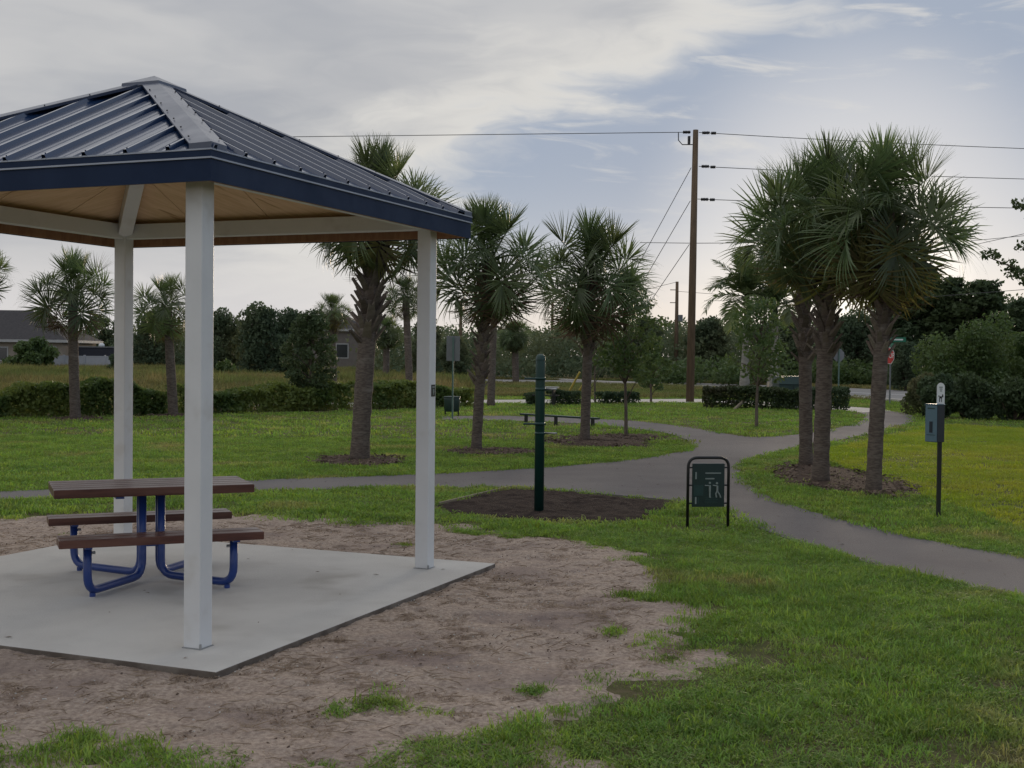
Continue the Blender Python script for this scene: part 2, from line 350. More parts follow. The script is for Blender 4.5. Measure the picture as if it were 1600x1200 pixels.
S(MB().poly([ka2, kb2, kb2 + kn2 * .3, ka2 + kn2 * .3], 0, .12).build('kerb', 'kerb', bevel=.02))
# thin pale strip laid along the far carriageway
ea, eb = G(1030, 600.2), G(1430, 618); en = (eb - ea); en = Vector((-en.y, en.x, 0)).normalized() * .16
S(MB().poly([ea - (eb - ea), eb, eb + en, ea - (eb - ea) + en], .006, .014).build('road_pale_strip', 'white_print'))

# slab
CX, CY, YAW = -2.774, 9.634, 0.401
AP, AR, AS = 2.226, 2.616, 2.876
ZB, ZT, ZA = 2.844, 3.027, 3.905
def loc2w(x, y): return Vector((CX + x * math.cos(YAW) - y * math.sin(YAW), CY + x * math.sin(YAW) + y * math.cos(YAW), 0))
SLAB = [loc2w(*c) for c in ((0, -AS), (AS, 0), (0, AS), (-AS, 0))]
sl = MB().poly([(0, -AS), (AS, 0), (0, AS), (-AS, 0)], -.1, .05).build('concrete_slab', 'concrete', bevel=.008)
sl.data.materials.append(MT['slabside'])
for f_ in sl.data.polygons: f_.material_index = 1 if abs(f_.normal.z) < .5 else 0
sl.location = (CX, CY, 0); sl.rotation_euler = (0, 0, YAW); S(sl)

# dark mulch pit under the stretching post
PIT = px_poly([(684, 791), (797, 763), (1066, 785), (1040, 796), (1000, 811), (975, 819), (900, 815), (840, 814), (760, 808), (700, 802)])
def patch(name, poly, res, m, amp, seed, edge=.25, base=.0, rag=.25, lip=.02, under=None, grow=0.0, feet=None):
    xs = [p[0] for p in poly]; ys = [p[1] for p in poly]
    ex_ = edge + grow + rag; x = np.arange(min(xs) - ex_, max(xs) + ex_, res); y = np.arange(min(ys) - ex_, max(ys) + ex_, res)
    gx, gy = np.meshgrid(x, y); d = polydist(gx, gy, poly) + grow
    d = d + (vnoise(gx, gy, .45, seed) - .5) * rag * 2 + (vnoise(gx, gy, .16, seed + 1) - .5) * rag
    mask = np.clip(d / edge + .5, 0, 1); mask = mask * mask * (3 - 2 * mask)
    h = base + mask * lip - lip * .45
    rel = (vnoise(gx, gy, .33, seed + 2) - .5) * amp * .5 + (vnoise(gx, gy, .12, seed + 3) - .5) * amp * .8 + (vnoise(gx, gy, .06, seed + 4) - .5) * amp * .8
    z = h + rel * mask
    for fx_, fy_, fa_ in (feet or ()):
        u_ = (gx - fx_) * math.cos(fa_) + (gy - fy_) * math.sin(fa_); w_ = -(gx - fx_) * math.sin(fa_) + (gy - fy_) * math.cos(fa_)
        q_ = (u_ / .14) ** 2 + (w_ / .055) ** 2; z = z - .014 * np.exp(-q_ * q_) * mask + .006 * np.exp(-(q_ - 1.9) ** 2 * 2) * mask
    z = np.where(mask > .85, np.maximum(z, .004 + base), z)
    if under is not None: z = np.where(polydist(gx, gy, under) > .06, -.05, z)
    keep = d > -edge * .7
    idx = np.arange(gx.size).reshape(gx.shape)
    q = np.stack([idx[:-1, :-1], idx[:-1, 1:], idx[1:, 1:], idx[1:, :-1]], -1).reshape(-1, 4)
    q = q[keep.ravel()[q].any(1)]
    used = np.unique(q); remap = -np.ones(gx.size, int); remap[used] = np.arange(len(used))
    v = np.stack([gx.ravel(), gy.ravel(), z.ravel()], 1)[used]
    return link(name, arr_mesh(name, v, remap[q], m, True))
S(patch('mulch_pit', PIT, .06, 'rubber', .03, 5, .12, .002, .05, .03))
ed = MB(); pa, pb = G(686, 789), G(797, 762.5); ed.beam(pa + Vector((0, 0, .01)), pb + Vector((0, 0, .01)), .022, .05)
T(ed.build('timber_edging', 'timber', bevel=.006), 'thin pale edging board along left side of the dark mulch pit', 'edging')
SAND = px_poly([(-250, 840), (0, 812), (80, 806), (250, 806), (400, 811), (560, 818), (640, 822), (720, 829), (800, 836), (900, 846), (985, 876), (1020, 896), (1005, 925), (1022, 950), (1055, 985), (1082, 1026), (1020, 1044), (925, 1052), (885, 1068), (860, 1096), (820, 1130), (850, 1200), (800, 1330), (-300, 1480), (-900, 1250)])
_fr = random.Random(17); FEET = []
for _w in range(7):
    fx_, fy_, fa_ = _fr.uniform(-1.5, 2.2), _fr.uniform(6.0, 10.5), _fr.uniform(0, 6.28)
    for _s in range(7):
        FEET.append((fx_ - math.sin(fa_) * (.07 if _s % 2 else -.07), fy_ + math.cos(fa_) * (.07 if _s % 2 else -.07), fa_ + _fr.uniform(-.15, .15))); fx_ += math.cos(fa_) * .55; fy_ += math.sin(fa_) * .55; fa_ += _fr.uniform(-.2, .2)
S(patch('sand', SAND, .04, 'sand', .026, 11, .34, .003, .26, .026, SLAB, .16, FEET))

# ------------------------------------------------------------------ mulch beds
def chips(mb, rng, cx, cy, rx, ry, n, size, zf):
    for i in range(n):
        a = rng.uniform(0, 6.283); r = math.sqrt(rng.random()); x = cx + math.cos(a) * r * rx * rng.uniform(.8, 1.12); y = cy + math.sin(a) * r * ry * rng.uniform(.8, 1.12)
        l = size * rng.uniform(.5, 1.6); wd = size * rng.uniform(.2, .5)
        Tm = Matrix.Translation((x, y, zf(x, y) + .006)) @ Matrix.Rotation(rng.uniform(0, 6.28), 4, 'Z') @ Matrix.Rotation(rng.uniform(-.5, .5), 4, 'Y')
        mb.box((-l / 2, -wd / 2, -.004), (l / 2, wd / 2, .006), Tm)
BEDS = []
def bed(cx, cy, rx, ry, label, seed, n=300, size=.09):
    rng = random.Random(seed); mb = MB(); m = 28; rings = [(0, .05), (.5, .045), (.8, .025), (1.0, -.012)]
    pts = []; fs = []
    for i, (fr, z) in enumerate(rings):
        for j in range(m):
            a = 2 * math.pi * j / m; k2 = 1 + .16 * math.sin(3 * a + seed) + .1 * math.sin(7 * a + seed * 2)
            pts.append((cx + math.cos(a) * rx * fr * k2, cy + math.sin(a) * ry * fr * k2, z + rng.uniform(-.008, .008)))
    for i in range(len(rings) - 1):
        for j in range(m): fs.append((i * m + j, i * m + (j + 1) % m, (i + 1) * m + (j + 1) % m, (i + 1) * m + j))
    mb.add(pts, [tuple(reversed(f)) for f in fs]); mb2 = MB()
    o = mb.build('mulch_bed', 'mulch', None, True); S(o, 'stuff', label, 'mulch')
    chips(mb2, rng, cx, cy, rx, ry, n, size, lambda x, y: .03)
    c = mb2.build('wood_chips', 'chip', o); c['kind'] = 'stuff'
    BEDS.append((cx, cy, rx * .95, ry * .95))
pc, pe, pg = G(562, 720), G(744, 705), G(914, 690)
bed(pc.x, pc.y - .1, .85, 1.15, 'ring of wood chip mulch around the palm nearest the shelter', 1)
bed(pe.x + .35, pe.y - .2, 1.0, .95, 'wood chip mulch around the palm between shelter post and green post', 2, 260)
bed(pg.x + .25, pg.y - .1, 1.25, 1.9, 'wood chip mulch around the palm right of the green post', 3, 320)
h1, h2, h3 = G(1258, 730), G(1283, 755), G(1367, 770)
bed((h1.x + h3.x) / 2 - .0, (h1.y + h3.y) / 2 - .1, .95, 2.6, 'long strip of wood chip mulch under the three clustered palms', 4, 520, .085)
bed(*G(985, 684).xy, .8, 1.1, 'patch of wood chips around the young slender tree', 5, 160)
pa_, pb_ = G(117, 655), G(270, 650)
bed(pa_.x, pa_.y, .7, .9, 'small mulch ring around the far left palm', 6, 90, .11)
bed(pb_.x, pb_.y, .7, .9, 'small mulch ring around the palm seen between two shelter posts', 7, 90, .11)

# ------------------------------------------------------------------ picnic shelter
root = empty('picnic_shelter', (CX, CY, 0), YAW)
hz_post = 0
T(root, 'white post picnic shelter with navy ribbed metal hip roof', 'shelter')
cdir = [Vector((0, -1, 0)), Vector((1, 0, 0)), Vector((0, 1, 0)), Vector((-1, 0, 0))]
R45 = Matrix.Rotation(math.pi / 4, 4, 'Z')
PW = .062
for kk in range(4):
    c = cdir[kk] * AP
    p = MB().box((-PW, -PW, .05), (PW, PW, 2.955), Matrix.Translation(c) @ R45).build('post', 'white', root, bevel=.008)
    MB().box((-PW - .006, -PW - .006, .048), (PW + .006, PW + .006, .056), Matrix.Translation(c) @ R45).build('base_plate', 'steel', p)
    bl = MB()
    bl.tube([c + R45 @ Vector((-PW - .006, -PW - .006, .055)), c + R45 @ Vector((-PW - .006, -PW - .006, .085))], .008, 6)
    bl.build('anchor_bolt', 'steel', p)
    # hip rafter
    hz_post = ZT + (ZA - ZT) * (1 - AP / AR) - .17
    MB().beam(c * 1.018 + Vector((0, 0, hz_post - .045)), Vector((0, 0, ZA - .17)) + cdir[kk] * .12, .124, .13).build('rafter', 'white', root, bevel=.006)
    # header beam
    c2 = cdir[(kk + 1) % 4] * AP; e = (c2 - c).normalized()
    MB().beam(c + e * .065 + Vector((0, 0, 2.965)), c2 - e * .065 + Vector((0, 0, 2.965)), .10, .135).build('beam', 'white', root, bevel=.006)
# sticker on the right-hand post, on the face that looks at the camera
stick_c = cdir[1] * AP + Vector((0, 0, 0)); fn = R45 @ Vector((0, -1, 0)); fx = R45 @ Vector((1, 0, 0))
zs = 1.62
def onface(u, z, off): return stick_c + fx * u + fn * (PW + off) + Vector((0, 0, z))
def decal(name, m, u0, u1, z0, z1, o0, o1, par):
    v = [onface(u0, z0, o0), onface(u1, z0, o0), onface(u1, z1, o0), onface(u0, z1, o0), onface(u0, z0, o1), onface(u1, z0, o1), onface(u1, z1, o1), onface(u0, z1, o1)]
    return MB().add(v, [(3, 2, 1, 0), (4, 5, 6, 7), (0, 1, 5, 4), (1, 2, 6, 5), (2, 3, 7, 6), (3, 0, 4, 7)]).build(name, m, par)
zs = 1.50
st = decal('sticker', 'black', -.028, .042, zs, zs + .10, .0005, .004, root); st['label'] = 'small black notice with white print on the right post'
for nm, a in (('print_line', (-.018, .030, zs + .074, zs + .086)), ('print_symbol', (-.004, .018, zs + .030, zs + .062)), ('print_stem', (.001, .012, zs + .014, zs + .030))):
    decal(nm, 'pale', *a, .0045, .006, st)

# roof
W = AR * math.sqrt(2); half = W / 2
def roof_face(kk):
    a, b = cdir[kk] * AR, cdir[(kk + 1) % 4] * AR
    e = (b - a).normalized(); mid = (a + b) / 2
    apex = Vector((0, 0, ZA)); eave = mid + Vector((0, 0, ZT))
    s = (apex - eave); Ls = s.length; s.normalize(); n = e.cross(s).normalized()
    if n.z < 0: n = -n
    return a, b, e, mid, eave, s, Ls, n
NP = 12; pw = W / NP
for kk in range(4):
    a, b, e, mid, eave, s, Ls, n = roof_face(kk)
    def P3(u, t, h): return eave + e * u + s * t + n * h
    def top(u): return Ls * max(0.0, 1 - abs(u) / half)
    prof0 = [(0, .0), (.008, .028), (.030, .028), (.038, .0), (.100, -.012), (.165, -.018), (.172, -.013), (.190, -.012), (.250, -.004), (pw, .0)]
    for i in range(NP):
        u0 = -half + i * pw
        pr = [(u0 + x, h) for x, h in prof0]
        if u0 < 0 < u0 + pw and 0 not in [round(u, 4) for u, _ in pr]: pr = sorted(pr + [(0.0, .0)])
        v = []; f = []
        for u, h in pr: v += [P3(u, -.012, h + .004), P3(u, top(u), h + .004)]
        for j in range(len(pr) - 1): f.append((2 * j, 2 * j + 2, 2 * j + 3, 2 * j + 1))
        o = MB().add(v, f).build('roof_panel', 'navyroof', root)
        ux = u0 + .022
        if abs(ux) < half - .05:
            q = MB(); cpt = P3(ux, .01, .03); q.tube([cpt, cpt + n * .007], .005, 6)
            q.build('screw', 'navy', o)
    # ceiling boards: four sheets of plywood per slope
    cuts = [-half * .93, -half * .45, 0, half * .45, half * .93]
    for i in range(4):
        u0, u1 = cuts[i] + .004, cuts[i + 1] - .004
        v = [P3(u0, .10, -.085), P3(u1, .10, -.085), P3(u1, max(.101, top(u1) - .02), -.085), P3(u0, max(.101, top(u0) - .02), -.085)]
        v2 = [p + n * .018 for p in v]
        MB().add(v + v2, [(0, 1, 2, 3), (7, 6, 5, 4), (0, 4, 5, 1), (1, 5, 6, 2), (2, 6, 7, 3), (3, 7, 4, 0)]).build('ceiling_panel', 'ply', root)
    MB().add([P3(-half * .97, .02, -.055), P3(half * .97, .02, -.055), P3(0, Ls * .97, -.055)], [(0, 1, 2)]).build('roof_deck', 'board', root)
    # fascia, its lip and the upper trim band
    on = Vector((e.y, -e.x, 0))
    if on.dot(mid) < 0: on = -on
    def strip(name, m, z0, z1, o0, o1, bev=0):
        A, B = a.xy.to_3d(), b.xy.to_3d()
        def ex(o): return (A * (1 + o * math.sqrt(2) / AR), B * (1 + o * math.sqrt(2) / AR))
        i0, i1 = ex(o0); x0, x1 = ex(o1); z = lambda p, h: (p.x, p.y, h)
        return MB().add([z(i0, z0), z(i1, z0), z(i1, z1), z(i0, z1), z(x0, z0), z(x1, z0), z(x1, z1), z(x0, z1)],
                        [(3, 2, 1, 0), (4, 5, 6, 7), (0, 1, 5, 4), (1, 2, 6, 5), (2, 3, 7, 6), (3, 0, 4, 7)]).build(name, m, root, bevel=bev)
    fa = strip('fascia', 'navy', ZB, ZB + .128, -.010, 0.0)
    MBl = strip('trim_lip', 'edgeglint', ZB + .129, ZB + .139, -.006, .012)
    strip('trim_band', 'navy', ZB + .140, ZT - .006, -.006, .008)
    strip('eave_edge', 'edgeglint', ZT - .005, ZT + .004, -.02, .012)
    strip('fascia_backing', 'board', ZB + .006, ZB + .150, -.055, -.012)
    # hip cap on corner kk
    av = cdir[kk] * (AR + .01) + Vector((0, 0, ZT + .046)); tip = Vector((0, 0, ZA + .050)) - (tipd := (Vector((0, 0, ZA)) - (cdir[kk] * AR + Vector((0, 0, ZT)))).normalized()) * .10
    d = (tip - av).normalized()
    def side(sgn):
        ff = kk if sgn > 0 else (kk - 1) % 4
        _, _, e2, _, _, s2, _, n2 = roof_face(ff)
        w_ = n2.cross(d).normalized()
        if w_.dot(e2) * sgn < 0: w_ = -w_
        return w_, n2
    wl, nl = side(-1); wr, nr = side(1)
    cw = .115
    phi = math.acos(abs(d.dot(e)))
    xe = cw / math.sin(phi)
    el_ = roof_face((kk - 1) % 4)[2]
    A0 = av - Vector((0, 0, .004))
    v = [A0 - el_ * xe + Vector((0, 0, -.004)), A0, A0 + e * xe + Vector((0, 0, -.004)), A0 - el_ * xe - nl * .022, A0 + e * xe - nr * .022]
    v += [tip + wl * cw, tip, tip + wr * cw, tip + wl * cw - nl * .022, tip + wr * cw - nr * .022]
    v += [Vector((q_.x, q_.y, ZT + .005)) for q_ in v[:3]]
    # clip the eave ends of the cap level with the eave
    hc = MB().add(v, [(0, 1, 6, 5), (1, 2, 7, 6), (3, 0, 5, 8), (2, 4, 9, 7), (0, 1, 11, 10), (1, 2, 12, 11)]).build('hip_cap', 'hipcap', root)
    for j in range(1, 8):
        for w_, n2, sg in ((wl, nl, 1), (wr, nr, 1)):
            q = MB(); cpt = av.lerp(tip, j / 8 - .03) + w_ * (cw - .02); q.tube([cpt, cpt + n2 * .008], .0055, 6)
            q.build('screw', 'black', hc)
ac = MB(); ap = [Vector((0, 0, ZA + .068))] + [cdir[i] * .24 + Vector((0, 0, ZA + .068 - .24 * (ZA - ZT) / AR)) for i in range(4)] + [cdir[i] * .245 + Vector((0, 0, ZA + .042 - .245 * (ZA - ZT) / AR)) for i in range(4)]
ac.add(ap, [(0, 1, 2), (0, 2, 3), (0, 3, 4), (0, 4, 1)] + [(1 + i, 5 + i, 5 + (i + 1) % 4, 1 + (i + 1) % 4) for i in range(4)])
ac.build('apex_cap', 'hipcap', root)

# ------------------------------------------------------------------ picnic table
tb = empty('picnic_table', (-2.85, 9.85, .05), math.radians(23.5))
T(tb, 'picnic table with reddish brown planks and blue tube frame on the slab', 'picnic table')
def planks(name, n0, n1, cnt, z0, z1, hl, par):
    gap = .014; wd = (n1 - n0 - gap * (cnt - 1)) / cnt
    for i in range(cnt):
        y0 = n0 + i * (wd + gap)
        MB().box((-hl, y0, z0), (hl, y0 + wd, z1)).build(name, 'plank', par, bevel=.006)
planks('tabletop_plank', -.36, .36, 5, .700, .765, .745, tb)
planks('bench_plank', -.77, -.50, 2, .385, .445, .735, tb)
planks('bench_plank', .50, .77, 2, .385, .445, .735, tb)
def bend(pts, rad=.12, n=6):
    out = [Vector(pts[0])]
    for i in range(1, len(pts) - 1):
        a, b, c = Vector(pts[i - 1]), Vector(pts[i]), Vector(pts[i + 1])
        p0 = b + (a - b).normalized() * rad; p1 = b + (c - b).normalized() * rad
        for j in range(n + 1):
            t = j / n; out.append((p0 * (1 - t) + b * t) * (1 - t) + (b * (1 - t) + p1 * t) * t)
    out.append(Vector(pts[-1])); return out
for sx in (-1, 1):
    for sy in (-1, 1):
        pts = bend([(sx * .072, sy * .055, .70), (sx * .072, sy * .055, .045), (sx * .53, sy * .64, .045), (sx * .53, sy * .64, .385)], .13)
        lg = MB().tube(pts, .031, 12).build('frame_tube', 'blue', tb, True)
        ft = MB().tube([(sx * .49, sy * .59, .0), (sx * .49, sy * .59, .03)], .022, 10).build('foot', 'blue', lg)
        cl = MB().tube([(sx * .53 - sx * .03, sy * .64, .33), (sx * .53 - sx * .055, sy * .64, .33)], .011, 8).build('bolt', 'steel', lg)
MB().box((-.045, -.075, .27), (.045, .075, .34)).build('clamp', 'blue', tb, bevel=.008)
MB().box((-.30, -.34, .682), (-.24, .34, .699)).build('top_bracket', 'blue', tb)
MB().box((.24, -.34, .682), (.30, .34, .699)).build('top_bracket', 'blue', tb)
MB().box((-.30, -.03, .672), (.30, .03, .681)).build('top_bracket', 'blue', tb)
for sy in (-1, 1):
    for sx in (-1, 1):
        MB().box((sx * .53 - .025, sy * .635 - .12, .372), (sx * .53 + .025, sy * .635 + .12, .384)).build('seat_bracket', 'blue', tb)

# ------------------------------------------------------------------ stretching post
gp = G(842, 800); po = empty('exercise_post', gp, 0)
T(po, 'dark green fitness post with rungs standing in the mulch pit', 'fitness post')
d_ = gp.y; zt_ = V(842, 553, d_).z
pr = [(0, 0, -.02), (0, 0, zt_ - .06), (0, 0, zt_ - .03), (0, 0, zt_ - .008), (0, 0, zt_)]
MB().tube(pr, [.057, .057, .053, .036, .012], 20).build('shaft', 'dgreen', po, True)
MB().tube([(0, 0, zt_ - .075), (0, 0, zt_ - .058)], .060, 20).build('cap_ring', 'dgreen', po, True)
for y, x0, x1, fwd in ((591.5, 820, 850, -.05), (662, 818, 850, -.05), (608, 846, 868, .04), (677, 846, 868, .03)):
    z = V(842, y, d_).z; xa = V(x0, y, d_).x - gp.x; xb = V(x1, y, d_).x - gp.x
    if xa < 0:
        b_ = MB().tube([(xa, -.066 - .015, z), (xa + .02, -.066, z), (xb - .0, -.066, z), (xb + .02, -.066, z)], .0115, 8).build('rung', 'steel' if False else 'dgreen', po, True)
    else:
        MB().tube([(.03, .02, z), (xb * .7, .03, z), (xb + .01, -.05, z + .004)], .0115, 8).build('rung', 'steel', po, True)
    MB().tube([(0, 0, z - .018), (0, 0, z + .018)], .0595, 20).build('collar', 'dgreen', po, True)

# ------------------------------------------------------------------ fitness instruction sign
sa, sb = G(1076, 826), G(1135, 824); sc_ = (sa + sb) / 2; sx_ = (sb - sa).length / 2
sg = empty('instruction_sign', sc_, math.atan2(sb.y - sa.y, sb.x - sa.x) * .4)
T(sg, 'small dark green exercise sign in arched tube frame beside the path', 'sign')
hs_ = V(1106, 715, sc_.y).z
tubep = bend([(-sx_, 0, -.05), (-sx_, 0, hs_), (sx_, 0, hs_), (sx_, 0, -.05)], .11, 8)
MB().tube(tubep, .0165, 12).build('frame_tube', 'black', sg, True)
z1_ = V(1106, 724, sc_.y).z; z0_ = V(1106, 792, sc_.y).z; pwid = sx_ * .80
pn = MB().box((-pwid, -.008, z0_), (pwid, .008, z1_)).build('panel', 'dgreen2', sg, bevel=.006)
for zz in (z0_ + .04, (z0_ + z1_) / 2, z1_ - .045):
    for sgn in (-1, 1): MB().tube([(sgn * pwid * .98, 0, zz), (sgn * (sx_ - .01), 0, zz)], .009, 8).build('bracket', 'black', sg)
PHt = z1_ - z0_
def prn(u0, u1, v0, v1, m='pale', name='print_bar', y0=-.0115):
    return MB().box((-pwid + 2 * pwid * u0, y0, z0_ + PHt * v0), (-pwid + 2 * pwid * u1, -.0085, z0_ + PHt * v1)).build(name, m, pn)
prn(.40, .90, .760, .795, 'teal'); prn(.40, .88, .765, .792, 'pale', y0=-.0118)
prn(.40, .68, .635, .665, 'pale'); prn(.09, .135, .64, .80, 'pale'); prn(.09, .135, .07, .23, 'pale')
prn(.06, .34, .26, .50, 'teal'); prn(.17, .21, .08, .22, 'teal')
for i in range(4): prn(.40, .80 - .05 * (i % 2), .085 + i * .038, .100 + i * .038, 'teal')
def figure(cx, pts_list, head):
    m = MB()
    for pts, r in pts_list:
        m.tube([(-pwid + 2 * pwid * (cx + x), -.0125, z0_ + PHt * y) for x, y in pts], r, 6)
    m.tube([(-pwid + 2 * pwid * (cx + head[0]), -.0145, z0_ + PHt * head[1]), (-pwid + 2 * pwid * (cx + head[0]), -.0105, z0_ + PHt * head[1])], .0125, 10)
    m.build('print_figure', 'pale', pn)
figure(.54, [([(0, .50), (0, .36)], .0125), ([(0, .37), (.005, .22)], .010), ([(-.01, .49), (-.15, .495)], .006), ([(.0, .225), (.04, .222)], .006)], (0, .555))
figure(.77, [([(0, .49), (0, .36)], .0115), ([(0, .37), (-.045, .30), (-.02, .22)], .008), ([(0, .37), (.07, .29), (.11, .215)], .008), ([(-.01, .485), (-.14, .50)], .006)], (-.01, .545))

# ------------------------------------------------------------------ dog waste station
dp = G(1466, 810); dg = empty('dog_waste_station', dp, 0)
T(dg, 'dog waste bag dispenser on slim dark post with white dog sign', 'dog station')
dd = dp.y
zt2 = V(1464, 598, dd).z; zb2 = V(1464, 632, dd).z; zd0 = V(1455, 690, dd).z; zd1 = V(1455, 632, dd).z
MB().box((-.022, -.022, -.03), (.022, .022, zd1 - .02)).build('post', 'black', dg, bevel=.004)
xl = V(1444, 650, dd).x - dp.x; xm = V(1458.5, 650, dd).x - dp.x; xr = V(1470.5, 650, dd).x - dp.x
rot = Matrix.Rotation(math.radians(-58), 4, 'Z')
bw = .175
bx = MB().box((-bw / 2, -.15, zd0), (bw / 2, -.026, zd1), rot).build('dispenser_box', 'dogdark', dg, bevel=.006)
fr = MB().box((-bw / 2 + .006, -.156, zd0 + .006), (bw / 2 - .006, -.1505, zd1 - .006), rot).build('front_door', 'dogblue', dg)
MB().box((-.022, -.1595, zd0 + .11), (.022, -.1565, zd0 + .24), rot).build('bag_slot', 'dogdark', fr)
MB().box((-.05, -.1585, zd1 - .05), (.05, -.1565, zd1 - .035), rot).build('print_line', 'teal', fr)
MB().box((-.06, -.1585, zd0 + .08), (.06, -.1565, zd0 + .087), rot).build('print_line', 'teal', fr)
MB().box((-bw / 2 - .004, -.16, zd1 + .0005), (bw / 2 + .004, -.02, zd1 + .009), rot).build('box_lid', 'dogblue', dg)
pl = []; sw = .045; zc = zt2 - .05
pl = [(-sw, zb2 + .004), (sw, zb2 + .004), (sw, zc)] + [(sw * math.cos(a), zc + .05 * math.sin(a)) for a in [math.pi * i / 8 for i in range(1, 8)]] + [(-sw, zc)]
mbp = MB(); nn = len(pl); off = -.012
mbp.add([(x, -.012, z) for x, z in pl] + [(x, -.004, z) for x, z in pl], [tuple(range(nn)), tuple(range(2 * nn - 1, nn - 1, -1))] + [(i, nn + i, nn + (i + 1) % nn, (i + 1) % nn) for i in range(nn)])
sgp = mbp.build('sign_plate', 'white_print', dg)
dm = MB(); z_ = zb2 + .03   # the printed dog
dm.box((-.018, -.0145, z_ + .042), (.014, -.0125, z_ + .066)); dm.box((-.018, -.0145, z_), (-.009, -.0125, z_ + .042)); dm.box((.005, -.0145, z_), (.013, -.0125, z_ + .042))
dm.box((.0145, -.0145, z_ + .056), (.028, -.0125, z_ + .088)); dm.box((-.027, -.0145, z_ + .060), (-.0185, -.0125, z_ + .078)); dm.build('dog_symbol', 'black', sgp)
for i in range(3): MB().box((-.02 + .004 * i, -.0145, zt2 - .055 - .022 * i), (.02 - .004 * i, -.0125, zt2 - .047 - .022 * i)).build('print_line', 'teal', sgp)

# ------------------------------------------------------------------ sabal palms
def frond_mesh(name, seed, m, costa_bend, tip_droop, fold, nl=29, width=.0205):
    rng = random.Random(seed); v = []; f = []
    def add_strip(pts, ws, side):
        o = len(v); n = len(pts)
        for i, (p, w_) in enumerate(zip(pts, ws)):
            v.append(p - side * w_ / 2); v.append(p + side * w_ / 2)
        for i in range(n - 1): f.append((o + 2 * i, o + 2 * i + 1, o + 2 * i + 3, o + 2 * i + 2))
    # midrib: petiole then costa, in the XZ plane
    mid = []; ang = 0.10; p = Vector((0, 0, 0)); ns = 22; step = .66 / ns
    for i in range(ns + 1):
        mid.append((p.copy(), ang)); t = i / ns
        ang -= costa_bend * step * (0.35 + 2.2 * t * t); p = p + Vector((math.cos(ang), 0, math.sin(ang))) * step
    mb = MB(); mb.tube([q for q, _ in mid[::3]], [.016 - .0016 * i for i in range(len(mid[::3]))], 4)
    v += [Vector(q) for q in mb.v]; f += mb.f
    for sgn in (-1, 1):
        for i in range(nl):
            t = i / (nl - 1); s_ = .46 + .20 * t
            j = min(ns - 1, int(s_ / .66 * ns)); base, a = mid[j]
            tang = Vector((math.cos(a), 0, math.sin(a))); nor = Vector((-math.sin(a), 0, math.cos(a)))
            th = math.radians(158 * (1 - t) ** 1.05 + 4) * rng.uniform(.96, 1.04)
            ln = (.42 + .12 * math.sin(math.pi * min(1, .25 + t * .75))) * rng.uniform(.88, 1.08)
            out = Vector((0, sgn, 0)) * math.cos(fold) + nor * math.sin(fold)
            d = (tang * math.cos(th) + out * math.sin(th)).normalized()
            sd = nor.cross(d).normalized()
            pts = [base]; dr = d.copy(); q = base.copy(); nseg = 4
            td = tip_droop * rng.uniform(.6, 1.5)
            for kx in range(nseg):
                fr_ = (kx + 1) / nseg; dr = (dr - nor * td * fr_ * fr_ * .5 + Vector((rng.uniform(-.04, .04),) * 3)).normalized(); q = q + dr * ln / nseg; pts.append(q.copy())
            wd = width * rng.uniform(.85, 1.15)
            add_strip(pts, [wd * .35, wd * .95, wd * .85, wd * .5, wd * .06], sd)
    me = bpy.data.meshes.new(name); me.from_pydata([tuple(p) for p in v], [], f); me.validate(); me.materials.append(MT[m]); me.update(); return me
FY = [frond_mesh('frond', 10 + i, 'frond', .45, .14, .85) for i in range(2)]
FM = [frond_mesh('frond', 20 + i, 'frond', 2.1, .48, .70) for i in range(3)]
FO = [frond_mesh('frond', 30 + i, 'frond', 3.0, .75, .60) for i in range(3)]
FOY = [frond_mesh('frond', 40 + i, 'frond_old', 3.0, .80, .55) for i in range(2)]
FD = [frond_mesh('frond', 50 + i, 'frond_dead', 3.0, .9, .5, 20, .017) for i in range(2)]
bm_ = MB()
bm_.add([(-.055, 0, 0), (.055, 0, 0), (.05, .05, .02), (-.05, .05, .02), (-.042, -.075, .12), (.042, -.075, .12), (.038, -.045, .135), (-.038, -.045, .135),
         (-.030, -.135, .215), (-.004, -.12, .19), (-.006, -.095, .20), (-.030, -.11, .225), (.030, -.14, .22), (.004, -.12, .19), (.006, -.095, .20), (.030, -.115, .23)],
        [(0, 1, 5, 4), (1, 2, 6, 5), (2, 3, 7, 6), (3, 0, 4, 7), (4, 5, 13, 9), (4, 9, 8), (5, 12, 13), (7, 10, 14, 6), (7, 11, 10), (6, 14, 15), (4, 8, 11, 7), (5, 6, 15, 12), (8, 9, 10, 11), (13, 12, 15, 14)])
BOOT = bm_.mesh('leaf_base', 'boot')

